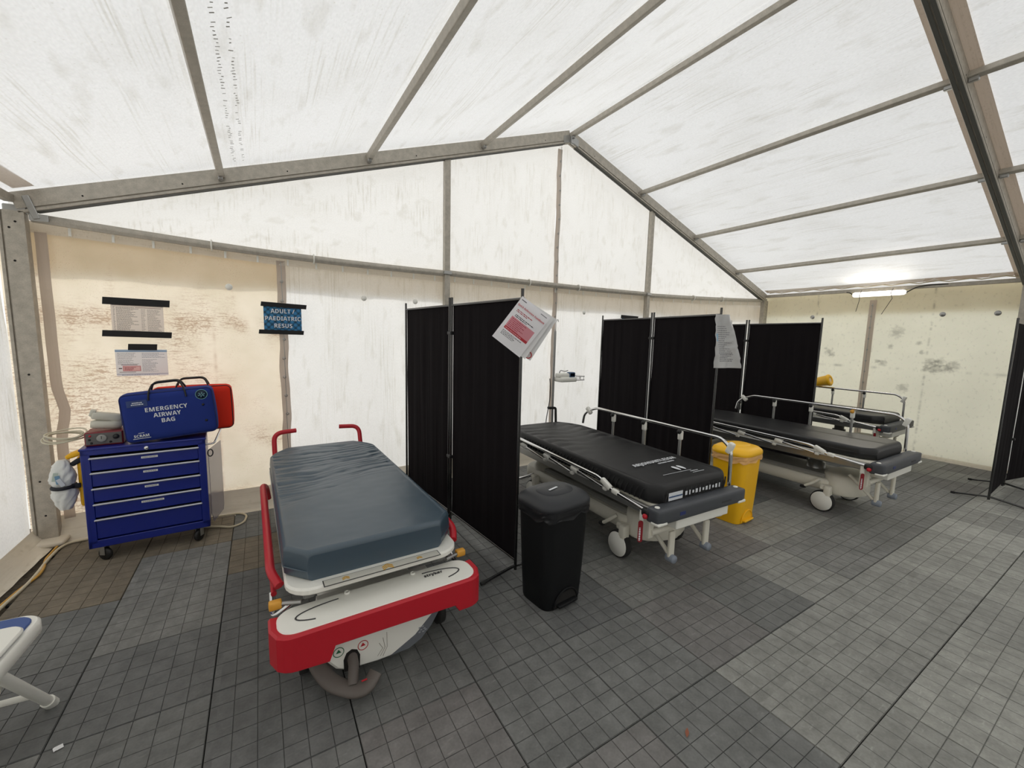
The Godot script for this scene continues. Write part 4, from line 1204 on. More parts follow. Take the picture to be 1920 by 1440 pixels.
# ------------------------------------------------------------------ blue drawer cabinet
func cabinet() -> void:
	var t := thing("drawer_cabinet", "blue metal drawer cabinet on casters with five drawers", "cabinet", Vector3(-0.69, 0, -3.74), deg_to_rad(3.0))
	var blue := mat("blue_paint", c8(14, 34, 128), 0.3, 0.0, 0.55)
	var W := 0.635
	var D := 0.33
	# open-fronted shell
	var s := Sh.new()
	s.box(Vector3(-W / 2 + 0.01, 0.425, 0), Vector3(0.02, 0.65, D), 0.003)
	s.box(Vector3(W / 2 - 0.01, 0.425, 0), Vector3(0.02, 0.65, D), 0.003)
	s.box(Vector3(0, 0.425, -D / 2 + 0.006), Vector3(W, 0.65, 0.012), 0.002)
	s.box(Vector3(0, 0.125, 0), Vector3(W, 0.05, D), 0.003)
	s.box(Vector3(0, 0.735, 0), Vector3(W, 0.035, D), 0.003)
	for x in [-1.0, 1.0]:
		s.box(Vector3(x * (W / 2 - 0.028), 0.43, D / 2 - 0.006), Vector3(0.03, 0.6, 0.012), 0.002)
	put(s, "body", blue, t)
	put(Sh.new().box(Vector3(0, 0.757, 0), Vector3(W + 0.012, 0.014, D + 0.012), 0.004), "top", blue, t)
	put(Sh.new().lathe([Vector2(0.013, 0.0), Vector2(0.012, 0.005), Vector2(0.0, 0.005)], 16, Vector3(0.0, 0.733, D / 2), Basis(Vector3.RIGHT, PI / 2)), "lock", M.chrome, t)
	var hs := [0.098, 0.104, 0.104, 0.104, 0.144]
	var y := 0.706
	for i in 5:
		var h: float = hs[i]
		var dr := put(Sh.new().box(Vector3(0, y - h / 2, D / 2 - 0.012), Vector3(W - 0.085, h - 0.012, 0.018), 0.004), "drawer", blue, t)
		put(Sh.new().box(Vector3(0, y - h / 2 - 0.004, D / 2 - 0.18), Vector3(W - 0.10, h - 0.03, 0.30), 0.002), "drawer_box", M.steel, dr)
		put(Sh.new().box(Vector3(0, y - 0.008, D / 2 + 0.004), Vector3(W - 0.075, 0.011, 0.022), 0.004), "pull_strip", mat("satin_strip", c8(205, 208, 214), 0.3, 0.6), dr)
		if i < 4:
			var lw: float = [0.085, 0.075, 0.072, 0.118][i]
			var lb := put(Sh.new().box(Vector3(0.012, y - 0.036, D / 2 - 0.001), Vector3(lw, 0.013, 0.002), 0.0), "label_strip", M.paper, dr)
			marks(lb, lw - 0.012, 0.006, mat("grey_ink", c8(150, 150, 154), 0.7), Transform3D(Basis.IDENTITY, Vector3(0.012, y - 0.036, D / 2 + 0.0005)), i)
		y -= h
	for sx in [-1.0, 1.0]:
		for sz in [-1.0, 1.0]:
			var c := Vector3(sx * (W / 2 - 0.07), 0.042, sz * (D / 2 - 0.05) + 0.02)
			put(Sh.new().lathe([Vector2(0, -0.012), Vector2(0.036, -0.013), Vector2(0.042, -0.008), Vector2(0.042, 0.008), Vector2(0.036, 0.013), Vector2(0, 0.012)], 22, c, Basis(Vector3.UP, sx * -0.75 + 0.2) * Basis(Vector3.BACK, PI / 2)), "wheel", M.black_plastic, t)
			var fk := Sh.new()
			for q in [-1.0, 1.0]:
				fk.box(c + Basis(Vector3.UP, sx * -0.75 + 0.2) * Vector3(q * 0.017, 0.026, -0.006), Vector3(0.004, 0.062, 0.034), 0.001, Basis(Vector3.UP, sx * -0.75 + 0.2))
			fk.box(c + Vector3(0, 0.057, -0.01), Vector3(0.05, 0.006, 0.05), 0.001)
			put(fk, "fork", M.steel, t)
	# clear grey side screen hung on the cabinet
	var cl := mat("smoky_acrylic", Color(0.50, 0.48, 0.56, 0.62), 0.2)
	cl.transparency = BaseMaterial3D.TRANSPARENCY_ALPHA
	var sp := Sh.new()
	sp.xf = Transform3D(Basis(Vector3.UP, PI / 2 - 0.24), Vector3(W / 2 + 0.045, 0, -0.02))
	sp.prism([Vector2(-0.14, 0.18), Vector2(-0.10, 0.10), Vector2(0.13, 0.10), Vector2(0.15, 0.14), Vector2(0.15, 0.66), Vector2(-0.14, 0.66)], -0.002, 0.002)
	put(sp, "side_screen", cl, t, "smoky clear plastic side panel")
	put(Sh.new().tube(fillet([Vector3(W / 2, 0.70, 0.10), Vector3(W / 2 + 0.05, 0.70, 0.09), Vector3(W / 2 + 0.09, 0.78, -0.02)], 0.02), 0.007, 8), "push_bar", M.chrome, t)
	put(Sh.new().tube(ring(Vector3(W / 2 + 0.025, 0.645, 0.145), 0.016, Vector3(0.3, 0, 1).normalized(), 14, 1.6), 0.004, 6, false, true), "snap_hook", M.black_plastic, t)

func soft_bag(called: String, label: String, at: Vector3, size: Vector3, turn: float, tilt: float, m: Material, trim: Material) -> Node3D:
	var t := thing(called, label, "bag", at, 0.0)
	t.basis = Basis(Vector3.UP, turn) * Basis(Vector3.BACK, tilt)
	put(Sh.new().rbox(Vector3(0, size.y / 2, 0), size, 0.032, 12, 0.008), "body", m, t)
	# piping and zip round the front edge
	for z in [size.z / 2 - 0.014, -size.z / 2 + 0.014]:
		var o := []
		for q in rr(size.x - 0.008, size.y - 0.008, 0.034, 6, Vector2(0, size.y / 2)):
			o.append(Vector3(q.x, q.y, z))
		put(Sh.new().tube(o, 0.0042, 6, false, true), "piping", trim, t)
	var hb := 0.10
	for z in [-1.0, 1.0]:
		put(Sh.new().tube(fillet([Vector3(-hb, size.y - 0.05, z * (size.z / 2 + 0.004)), Vector3(-hb + 0.005, size.y + 0.005, z * size.z / 2 * 0.9), Vector3(-hb + 0.03, size.y + 0.058, z * 0.02), Vector3(hb - 0.03, size.y + 0.062, z * 0.02), Vector3(hb - 0.005, size.y + 0.005, z * size.z / 2 * 0.9), Vector3(hb, size.y - 0.05, z * (size.z / 2 + 0.004))], 0.03), 0.011, 8, true, false, 0.5), "handle", M.black_plastic, t)
	return t

func cabinet_things() -> void:
	var navy := mat("blue_nylon", c8(36, 54, 128), 0.75, 0.0, 0.3)
	var navy_d := mat("blue_trim", c8(24, 36, 92), 0.7)
	var b := soft_bag("equipment_bag", "blue emergency airway bag standing on the drawer cabinet", Vector3(-0.535, 0.786, -3.66), Vector3(0.50, 0.325, 0.15), deg_to_rad(3.0), deg_to_rad(4.5), navy, navy_d)
	var fz := 0.0835
	for i in 3:
		words(b, ["EMERGENCY", "AIRWAY", "BAG"][i], 0.027, M.white_ink, Transform3D(Basis.IDENTITY, Vector3(-0.015, 0.213 - 0.041 * i, fz)))
	words(b, "SCRAM", 0.017, M.white_ink, Transform3D(Basis.IDENTITY, Vector3(-0.165, 0.045, fz - 0.004)))
	put(Sh.new().box(Vector3(-0.165, 0.028, fz - 0.004), Vector3(0.09, 0.003, 0.001), 0.0), "underline", M.white_ink, b)
	put(Sh.new().box(Vector3(-0.165, 0.064, fz - 0.004), Vector3(0.03, 0.003, 0.001), 0.0), "overline", M.white_ink, b)
	var pk := put(Sh.new().box(Vector3(-0.16, 0.262, fz - 0.004), Vector3(0.105, 0.044, 0.003), 0.001), "name_patch", mat("patch_blue", c8(46, 66, 120), 0.6), b)
	for i in 2:
		marks(pk, [0.052, 0.064][i], 0.007, M.white_ink, Transform3D(Basis.IDENTITY, Vector3(-0.158, 0.268 - i * 0.012, fz - 0.0018)), 40 + i)
	var bd := put(Sh.new().lathe([Vector2(0.036, 0.0), Vector2(0.036, 0.003), Vector2(0.0, 0.003)], 28, Vector3(0.185, 0.278, fz - 0.008), Basis(Vector3.RIGHT, PI / 2)), "round_badge", mat("badge_teal", c8(20, 40, 62), 0.5), b)
	put(Sh.new().tube(ring(Vector3(0.185, 0.278, fz - 0.0045), 0.0335, Vector3.BACK, 28), 0.0018, 5, false, true), "badge_ring", mat("badge_line", c8(120, 170, 180), 0.5), bd)
	var em := Sh.new()
	for i in 6:
		var a := TAU * i / 6 + 0.3
		em.box(Vector3(0.185 + cos(a) * 0.013, 0.276 + sin(a) * 0.011, fz - 0.0043), Vector3(0.014, 0.004, 0.001), 0.0, Basis(Vector3.BACK, a))
	put(em, "badge_emblem", M["badge_line"], bd)
	for p in [[0.185, 0.205], [0.19, 0.09]]:
		put(Sh.new().lathe([Vector2(0.009, 0.0), Vector2(0.007, 0.006), Vector2(0.0, 0.007)], 12, Vector3(p[0], p[1], fz - 0.006), Basis(Vector3.RIGHT, PI / 2)), "stud", M.black_plastic, b)
	var red := mat("red_nylon", c8(228, 52, 32), 0.7, 0.0, 0.3)
	soft_bag("equipment_bag", "bright red bag standing behind the blue airway bag", Vector3(-0.435, 0.776, -3.845), Vector3(0.47, 0.335, 0.12), deg_to_rad(2.0), deg_to_rad(1.0), red, M.black_plastic)
	# suction unit
	var s := thing("suction_unit", "small red and grey suction unit with dials on the drawer cabinet", "medical device", Vector3(-0.90, 0.765, -3.70), deg_to_rad(4.0))
	put(Sh.new().box(Vector3(0, 0.045, 0), Vector3(0.185, 0.09, 0.16), 0.006), "case", mat("maroon_case", c8(120, 30, 40), 0.45), s)
	put(Sh.new().box(Vector3(0, 0.047, 0.0815), Vector3(0.170, 0.072, 0.004), 0.001), "front_panel", mat("panel_grey", c8(98, 96, 94), 0.5), s)
	put(Sh.new().lathe([Vector2(0.024, 0.0), Vector2(0.024, 0.010), Vector2(0.019, 0.012), Vector2(0.0, 0.012)], 24, Vector3(-0.01, 0.05, 0.083), Basis(Vector3.RIGHT, PI / 2)), "dial", mat("dial_grey", c8(150, 150, 146), 0.4), s)
	put(Sh.new().box(Vector3(-0.01, 0.056, 0.0957), Vector3(0.003, 0.020, 0.001), 0.0), "dial_pointer", M.dark_ink, s)
	put(Sh.new().lathe([Vector2(0.016, 0.0), Vector2(0.014, 0.016), Vector2(0.0, 0.018)], 18, Vector3(0.058, 0.055, 0.083), Basis(Vector3.RIGHT, PI / 2)), "knob", M.black_plastic, s)
	for p in [[-0.065, 0.068], [-0.068, 0.045], [-0.06, 0.022], [0.03, 0.022]]:
		put(Sh.new().lathe([Vector2(0.007, 0.0), Vector2(0.006, 0.005), Vector2(0.0, 0.006)], 12, Vector3(p[0], p[1], 0.083), Basis(Vector3.RIGHT, PI / 2)), "button", M.black_plastic if p[0] != -0.065 else M.red_plastic, s)
	# cream hand pump lying on the unit
	var g := thing("hand_pump", "pale cream plastic hand pump lying on the suction unit", "medical device", Vector3(-0.90, 0.857, -3.70), deg_to_rad(10.0))
	var cream := mat("aged_plastic", c8(205, 203, 190), 0.45)
	put(Sh.new().rbox(Vector3(0.01, 0.085, 0), Vector3(0.15, 0.05, 0.07), 0.016, 6, 0.0, Basis(Vector3.BACK, -0.22)), "handle", cream, g)
	put(Sh.new().rbox(Vector3(-0.055, 0.115, 0), Vector3(0.03, 0.045, 0.055), 0.008, 5, 0.0, Basis(Vector3.BACK, -0.3)), "jaw", cream, g)
	put(Sh.new().lathe([Vector2(0.0, -0.08), Vector2(0.026, -0.078), Vector2(0.030, -0.04), Vector2(0.030, 0.05), Vector2(0.022, 0.07), Vector2(0.0, 0.072)], 20, Vector3(0.0, 0.034, 0.01), Basis(Vector3.BACK, PI / 2 - 0.12)), "canister", cream, g)
	put(Sh.new().rbox(Vector3(0.055, 0.05, 0.0), Vector3(0.06, 0.08, 0.06), 0.014, 5), "socket", cream, g)
	# coil of clear tubing
	var coil := Sh.new()
	coil.xf = Transform3D(Basis(Vector3.RIGHT, 0.24), Vector3.ZERO)
	for k in 4:
		var r: float = [0.092, 0.085, 0.074, 0.088][k]
		var pts := []
		for i in 32:
			var a := TAU * i / 32
			pts.append(Vector3(cos(a) * r * 1.08 + 0.004 * k, 0.004 + 0.010 * k + sin(a * 2.0 + k) * 0.006, sin(a) * r * 0.82))
		coil.tube(pts, 0.0045, 7, false, true)
	single(coil, "tubing_coil", mat("clear_tubing", c8(206, 200, 178), 0.3), "loop of pale rubber tubing beside the suction unit", "tubing", Vector3(-1.10, 0.815, -3.70), 0.0)
	# plastic bag strapped to the cabinet side
	var h := thing("strapped_bag", "clear plastic bag of dressings strapped to the cabinet side", "bag", Vector3(-1.13, 0.34, -3.72))
	var film := mat("bag_film", c8(240, 243, 240), 0.28)
	film.backlight_enabled = true
	film.backlight = Color(0.5, 0.5, 0.5)
	var f := Sh.new()
	var rings := []
	for j in 22:
		var v := j / 21.0
		var w := 0.065 * pow(sin(PI * clampf(v * 0.92 + 0.05, 0.0, 1.0)), 0.45) * (1.0 - 0.22 * exp(-pow((v - 0.48) / 0.08, 2)))
		var rg := []
		for i in 28:
			var a := -TAU * i / 28
			var k := 1.0 + 0.22 * nz(cos(a) * 1.9 + 3.0, sin(a) * 1.9 + v * 7.0) + 0.12 * nz(cos(a) * 5.0, v * 16.0)
			rg.append(Vector3(cos(a) * w * k, v * 0.33, sin(a) * w * 0.8 * k))
		rings.append(rg)
	f.loft(rings, true)
	put(f, "film", film, h)
	put(Sh.new().tube(ring(Vector3(0.0, 0.155, 0), 0.060, Vector3.UP, 24, 0.85), 0.012, 8, false, true), "strap", mat("strap_black", c8(28, 30, 38), 0.7), h)
	put(Sh.new().rbox(Vector3(0.04, 0.155, 0.02), Vector3(0.09, 0.034, 0.012), 0.005, 4), "strap_tail", M["strap_black"], h)
	for k in 3:
		put(Sh.new().box(Vector3(0.012 * k - 0.02, 0.235 - 0.02 * k, 0.056), Vector3(0.022, 0.055, 0.004), 0.001, Basis(Vector3.UP, 0.2) * Basis(Vector3.BACK, 0.3 * k - 0.2)), "dressing_packet", mat("packet_%d" % k, [c8(196, 210, 200), c8(120, 160, 190), c8(210, 216, 224)][k], 0.6), h)
	var y := thing("yellow_pouch", "folded yellow pouch hung between the cabinet and strapped bag", "pouch", Vector3(-1.05, 0.34, -3.79))
	put(Sh.new().rbox(Vector3(0, 0.17, 0), Vector3(0.03, 0.34, 0.13), 0.015, 6), "body", M.yellow_plastic, y)
	put(Sh.new().rbox(Vector3(-0.015, 0.355, 0.0), Vector3(0.11, 0.03, 0.12), 0.012, 6, 0.0, Basis(Vector3.BACK, 0.35)), "flap", M.yellow_plastic, y)
	put(Sh.new().rbox(Vector3(-0.01, 0.31, 0.03), Vector3(0.07, 0.03, 0.10), 0.01, 5, 0.0, Basis(Vector3.BACK, 0.6)), "strap", M["strap_black"], y)

# ------------------------------------------------------------------ papers and tape on the gable
func sheet_print(w: int, h: int, draw: Callable) -> StandardMaterial3D:
	var im := Image.create(w, h, false, Image.FORMAT_RGB8)
	draw.call(im)
	var m := StandardMaterial3D.new()
	m.albedo_texture = ImageTexture.create_from_image(im)
	m.roughness = 0.6
	m.cull_mode = BaseMaterial3D.CULL_DISABLED
	m.backlight_enabled = true          # paper lets some of the wall's light through
	m.backlight = Color(0.72, 0.72, 0.72)
	return m
func text_lines(im: Image, x: int, y: int, w: int, n: int, step: int, thick: int, c: Color, sd: int) -> void:
	var rng := RandomNumberGenerator.new()
	rng.seed = sd
	for i in n:
		var px := x
		var last := x + int(w * rng.randf_range(0.55, 1.0))
		while px < last:
			var l := rng.randi_range(4, 16)
			im.fill_rect(Rect2i(px, y + i * step, mini(l, last - px), thick), c)
			px += l + 3
func flat_sheet(w: float, h: float, bend := 0.004) -> Sh:
	return Sh.new().sheet(8, 8, func(u: float, v: float) -> Vector3: return Vector3((u - 0.5) * w, (v - 0.5) * h, bend * sin(u * PI) * sin(v * 4.0)))
func tape(x: float, y: float, z: float, w: float, h: float, tilt: float, label: String) -> void:
	var o := single(Sh.new().sheet(10, 2, func(u: float, v: float) -> Vector3: return Vector3((u - 0.5) * w + (v - 0.5) * 0.004, (v - 0.5) * h, 0.002 + 0.002 * sin(u * 9.0))), "tape_strip", M.tape, label, "tape", Vector3(x, y, z), 0.0, "black tape on the gable wall")
	o.rotation.z = tilt

func wall_papers() -> void:
	var z := ZG + 0.045
	var k := absf(z) / 4.15
	var pos := func(x: float, y: float) -> Vector3: return Vector3(x * k, 1.54 + (y - 1.54) * k, z)
	var d1 := sheet_print(420, 297, func(im: Image) -> void:
		im.fill(c8(244, 236, 229))
		im.fill_rect(Rect2i(0, 0, 420, 12), c8(214, 202, 198))
		text_lines(im, 12, 4, 180, 1, 6, 5, c8(90, 84, 86), 1)
		im.fill_rect(Rect2i(190, 26, 210, 4), c8(120, 80, 84))
		text_lines(im, 16, 26, 16, 22, 12, 4, c8(120, 110, 110), 2)
		text_lines(im, 40, 28, 180, 22, 12, 5, c8(128, 120, 118), 3)
		text_lines(im, 236, 44, 36, 18, 14, 4, c8(138, 130, 128), 4)
		text_lines(im, 286, 44, 118, 20, 12, 4, c8(136, 128, 126), 5))
	var o := single(flat_sheet(0.297, 0.205), "notice_sheet", d1, "pinkish white printed sheet taped above the smaller blue-headed notice", "notice", pos.call(-0.777, 1.597) + Vector3(0, 0, 0.006))
	o.rotation.z = -0.012
	tape(-0.775 * k, 1.54 + 0.181 * k, z + 0.012, 0.38, 0.052, -0.012, "long black tape across the top of the pinkish notice")
	tape(-0.783 * k, 1.54 - 0.057 * k, z + 0.012, 0.395, 0.046, -0.02, "long black tape across the foot of the pinkish notice")
	var d2 := sheet_print(420, 297, func(im: Image) -> void:
		im.fill(c8(242, 242, 246))
		im.fill_rect(Rect2i(0, 4, 420, 16), c8(150, 178, 210))
		im.fill_rect(Rect2i(0, 22, 420, 5), c8(70, 130, 180))
		text_lines(im, 16, 40, 150, 6, 13, 4, c8(140, 140, 148), 6)
		text_lines(im, 16, 122, 170, 4, 12, 4, c8(120, 120, 128), 7)
		text_lines(im, 210, 40, 190, 5, 12, 4, c8(130, 138, 160), 8)
		text_lines(im, 210, 112, 130, 13, 11, 4, c8(140, 144, 158), 9)
		im.fill_rect(Rect2i(52, 182, 144, 60), c8(206, 140, 144))
		im.fill_rect(Rect2i(60, 190, 128, 44), c8(232, 190, 190))
		text_lines(im, 66, 196, 110, 4, 10, 6, c8(150, 50, 60), 10)
		im.fill_rect(Rect2i(40, 168, 130, 6), c8(90, 60, 64))
		im.fill_rect(Rect2i(20, 206, 26, 10), c8(60, 50, 54))
		im.fill_rect(Rect2i(24, 250, 130, 5), c8(90, 70, 74))
		im.fill_rect(Rect2i(0, 272, 420, 6), c8(150, 160, 190))
		text_lines(im, 40, 282, 320, 1, 8, 5, c8(110, 120, 160), 12))
	single(flat_sheet(0.30, 0.20), "notice_sheet", d2, "blue-headed white notice with a pink box hanging above the airway bag", "notice", pos.call(-0.773, 1.268) + Vector3(0, 0, 0.006))
	tape(-0.762 * k, 1.54 - 0.153 * k, z + 0.012, 0.168, 0.046, -0.008, "short black tape holding up the blue-headed notice")
	# sign
	var ds := sheet_print(360, 270, func(im: Image) -> void:
		im.fill(c8(40, 118, 172))
		for y in 270:
			for x in 360:
				var a := posmod(x + y, 64)
				var b := posmod(x - y, 64)
				if a < 22 or b < 22:
					im.set_pixel(x, y, c8(34, 84, 118) if (a < 22) != (b < 22) else c8(26, 62, 84))
				if a == 40 or a == 41 or b == 44 or b == 45:
					im.set_pixel(x, y, c8(110, 150, 172)))
	var sg := thing("wall_sign", "blue tartan sign lettered adult paediatric resus over the laced seam", "sign", pos.call(0.178, 1.633) + Vector3(0, 0, 0.02))
	put(flat_sheet(0.287, 0.215, 0.003), "sign_sheet", ds, sg)
	for i in 3:
		words(sg, ["ADULT /", "PAEDIATRIC", "RESUS"][i], 0.034, M.white_ink, Transform3D(Basis.IDENTITY, Vector3(0, 0.068 - 0.062 * i, 0.006)))
	tape(0.19 * k, 1.54 + 0.212 * k, z + 0.028, 0.345, 0.038, -0.035, "black tape across the top of the tartan sign")
	tape(0.165 * k, 1.54 - 0.018 * k, z + 0.028, 0.34, 0.036, -0.012, "black tape across the foot of the tartan sign")
	# second sign mostly hidden by the folding screen next to the yellow bin
	var s2 := thing("wall_sign", "blue sign almost hidden behind the screen next to the yellow bin", "sign", Vector3(4.42, 1.715, z + 0.006))
	put(flat_sheet(0.287, 0.215, 0.003), "sign_sheet", ds, s2)
	tape(4.42, 1.835, z + 0.014, 0.34, 0.045, -0.02, "black tape showing over the screen next to the yellow bin")

# ------------------------------------------------------------------ pedal bins
func pedal_bin(label: String, at: Vector3, turn: float, m: Material, liner: Material, lidm: Material) -> Node3D:
	var t := thing("pedal_bin", label, "bin", at, turn, "pedal bins")
	var section := func(w: float, d: float, y: float, e := 0.42) -> Array:
		# flat front (+z), rounded sides and back
		var o := []
		for i in 40:
			var a := TAU * i / 40.0
			var ca := cos(a)
			var sa := sin(a)
			o.append(Vector3(signf(ca) * pow(absf(ca), e) * w / 2, y, -signf(sa) * pow(absf(sa), e) * d / 2))
		return o
	var rings := [section.call(0.285, 0.245, 0.0), section.call(0.292, 0.25, 0.012), section.call(0.315, 0.268, 0.20), section.call(0.350, 0.295, 0.585)]
	put(Sh.new().loft(rings, true), "body", m, t)
	# foot recess with pedal
	var rec := []
	for i in 13:
		var a := PI * i / 12
		rec.append(Vector2(cos(a) * 0.092, sin(a) * 0.095 + 0.012))
	var r := Sh.new()
	r.prism(rec, 0.10, 0.1285)
	put(r, "foot_recess", mat("recess_" + label.left(5), m.albedo_color.darkened(0.0), 0.6) if lidm == M.yellow_plastic else M.dark_hole, t)
	var arch := []
	for q in rec: arch.append(Vector3(q.x, q.y, 0.127 + q.y * 0.05))
	put(Sh.new().tube(arch, 0.006, 6), "recess_rim", m, t)
	put(Sh.new().rbox(Vector3(0, 0.026, 0.13), Vector3(0.15, 0.018, 0.05), 0.008, 5), "pedal", m, t)
	# liner folded over the rim
	var lr := []
	for j in 7:
		var v := j / 6.0
		var base: Array = section.call(0.364 + 0.014 * v, 0.309 + 0.014 * v, 0.535 + 0.058 * v, 0.5)
		var rg := []
		for i in base.size():
			var p: Vector3 = base[i]
			var k := 1.0 + 0.075 * nz(i * 0.7, v * 2.0) * (1.3 - v)
			rg.append(Vector3(p.x * k, p.y + (0.035 * nz(i * 0.35, 4.0) * (1.0 - v)), p.z * k))
		lr.append(rg)
	put(Sh.new().loft(lr, false), "liner", liner, t)
	var lid := [section.call(0.375, 0.32, 0.588, 0.55), section.call(0.388, 0.333, 0.594, 0.58), section.call(0.390, 0.335, 0.612, 0.6), section.call(0.380, 0.325, 0.624, 0.62), section.call(0.34, 0.285, 0.642, 0.66), section.call(0.26, 0.215, 0.654, 0.72), section.call(0.10, 0.08, 0.660, 0.8)]
	var lo := put(Sh.new().loft(lid, true), "lid", lidm, t)
	put(Sh.new().loft([section.call(0.235, 0.175, 0.652, 0.8), section.call(0.22, 0.165, 0.661, 0.8), section.call(0.10, 0.08, 0.664, 0.8)], true), "lid_panel", lidm, lo)
	put(Sh.new().rbox(Vector3(0, 0.60, -0.16), Vector3(0.16, 0.05, 0.03), 0.012, 5), "hinge", lidm, t)
	return t

func pedal_bins() -> void:
	var film := mat("dark_liner", c8(30, 31, 34), 0.3)
	var b := pedal_bin("tall black pedal bin standing by the front of the folding screen", Vector3(1.435, 0, -1.845), deg_to_rad(6.0), M.black_bin, film, mat("black_lid", c8(38, 40, 44), 0.5))
	put(Sh.new().box(Vector3(-0.02, 0.668, 0.01), Vector3(0.075, 0.002, 0.012), 0.0, Basis(Vector3.UP, 0.2)), "maker_mark", M.white_ink, b)
	var o := mat("orange_liner", c8(255, 200, 132), 0.35)
	o.backlight_enabled = true
	o.backlight = Color(0.5, 0.5, 0.5)
	pedal_bin("yellow pedal bin with an orange liner between two beds", Vector3(3.50, 0, -1.955), deg_to_rad(4.0), M.yellow_plastic, o, M.yellow_plastic)

# ------------------------------------------------------------------ smaller things
func small_things() -> void:
	# drip pole with a monitor at the head of the lettered bed
	var p := thing("drip_pole", "slim chrome drip pole at the head of the lettered black mattress", "pole", Vector3(2.70, 0, -3.56))
	put(Sh.new().tube([Vector3(0, 0.04, 0), Vector3(0, 1.60, 0)], 0.0125, 12), "tube", M.steel, p)
	put(Sh.new().tube(fillet([Vector3(0, 1.6, 0), Vector3(0.005, 1.70, 0), Vector3(0.03, 1.73, 0.0), Vector3(0.04, 1.70, 0)], 0.02), 0.005, 8), "hook", M.chrome, p)
	for k in 5:
		var a := TAU * k / 5 + 0.2
		put(Sh.new().tube([Vector3(0, 0.07, 0), Vector3(cos(a) * 0.19, 0.035, sin(a) * 0.19)], 0.011, 8), "base_leg", M.steel, p)
		put(Sh.new().lathe([Vector2(0, -0.01), Vector2(0.018, -0.01), Vector2(0.02, 0.0), Vector2(0.018, 0.01), Vector2(0, 0.01)], 12, Vector3(cos(a) * 0.2, 0.02, sin(a) * 0.2), Basis(Vector3.RIGHT, PI / 2)), "caster", M.black_plastic, p)
	var m := thing("vital_signs_monitor", "small white monitor with blue screen and wire basket on the drip pole", "monitor", Vector3(2.72, 1.055, -3.52))
	put(Sh.new().rbox(Vector3(0.095, 0.03, 0.02), Vector3(0.22, 0.052, 0.15), 0.02, 6), "tray", M.white_plastic, m)
	put(Sh.new().rbox(Vector3(0.06, 0.072, 0.02), Vector3(0.15, 0.055, 0.10), 0.02, 6), "housing", M.white_plastic, m)
	put(Sh.new().rbox(Vector3(0.15, 0.08, 0.045), Vector3(0.085, 0.06, 0.06), 0.014, 6), "head", mat("slate_blue", c8(70, 96, 128), 0.4), m)
	put(Sh.new().box(Vector3(0.15, 0.082, 0.0765), Vector3(0.06, 0.036, 0.003), 0.001), "screen", mat("dark_glass", c8(14, 24, 34), 0.15), m)
	for y in [0.02, 0.06]:
		put(Sh.new().tube(fillet([Vector3(0.19, y, 0.08), Vector3(0.33, y, 0.07), Vector3(0.33, y, -0.04), Vector3(0.19, y, -0.05)], 0.02), 0.004, 6), "basket_wire", M.chrome, m)
	for q in [Vector3(0.33, 0.02, 0.05), Vector3(0.33, 0.02, -0.02), Vector3(0.26, 0.02, 0.075)]:
		put(Sh.new().tube([q, q + Vector3(0, 0.045, 0)], 0.0035, 6), "basket_wire", M.chrome, m)
	put(Sh.new().tube(fillet([Vector3(0.0, 0.05, 0.02), Vector3(0.02, 0.13, 0.02), Vector3(0.08, 0.115, 0.03), Vector3(0.12, 0.125, 0.03)], 0.02), 0.004, 6), "lead", M.dark_ink, m)
	var cord := []
	for i in 22:
		var t := i / 21.0
		cord.append(Vector3(2.695 - 0.035 + sin(t * 9.0) * 0.018, 1.09 - t * 1.075, -3.585 + cos(t * 7.0) * 0.012))
	single(Sh.new().tube(cord, 0.005, 7), "power_cord", M.dark_ink, "thin dark cord hanging down beside the drip pole", "cord")
	# papers hung from the screens
	var d := sheet_print(210, 297, func(im: Image) -> void:
		im.fill(c8(244, 243, 246))
		im.fill_rect(Rect2i(10, 14, 34, 5), c8(96, 92, 100))
		im.fill_rect(Rect2i(150, 12, 44, 5), c8(140, 140, 146))
		text_lines(im, 24, 76, 120, 2, 9, 5, c8(176, 74, 84), 22)
		text_lines(im, 34, 106, 140, 2, 9, 5, c8(64, 64, 68), 23)
		im.fill_rect(Rect2i(22, 126, 168, 78), c8(222, 150, 160))
		text_lines(im, 30, 134, 120, 7, 10, 4, c8(170, 60, 76), 24)
		im.fill_rect(Rect2i(22, 196, 168, 16), c8(190, 52, 62))
		text_lines(im, 30, 202, 140, 1, 9, 4, c8(232, 190, 194), 25)
		text_lines(im, 26, 222, 150, 4, 8, 4, c8(110, 110, 116), 26))
	var face := Basis(Vector3.UP, deg_to_rad(-33.0)) * Basis(Vector3.BACK, deg_to_rad(-36.5))
	var pack := thing("handbook_sheets", "laminated handbook sheets hung askew from the screen by the black bin", "papers", Vector3(1.352, 1.775, -2.115))
	pack.basis = face
	for i in 3:
		var off := Vector3(0.105 + 0.026 * i, -0.149 + 0.006 * i, -0.022 * i)
		var s := put(flat_sheet(0.21, 0.297, 0.006), "sheet", d if i == 0 else M.paper, pack)
		s.transform = Transform3D(Basis(Vector3.BACK, deg_to_rad(2.5 * i)), off + Vector3(0, 0, 0.02))
		if i == 0:
			words(s, "Quick Reference Handbook", 0.0105, M.red_ink, Transform3D(Basis.IDENTITY, Vector3(0.0, 0.098, 0.007)), true, 0.0004)
		if i == 2:
			put(Sh.new().tube(ring(Vector3(0.075, -0.125, 0.008), 0.02, Vector3.BACK, 16), 0.003, 5, false, true), "red_mark", M.red_ink, s)
	put(Sh.new().tube(ring(Vector3(0.012, -0.014, 0.0), 0.016, Vector3(0.4, 0.1, 1).normalized(), 14), 0.0025, 6, false, true), "binding_ring", M.steel, pack)
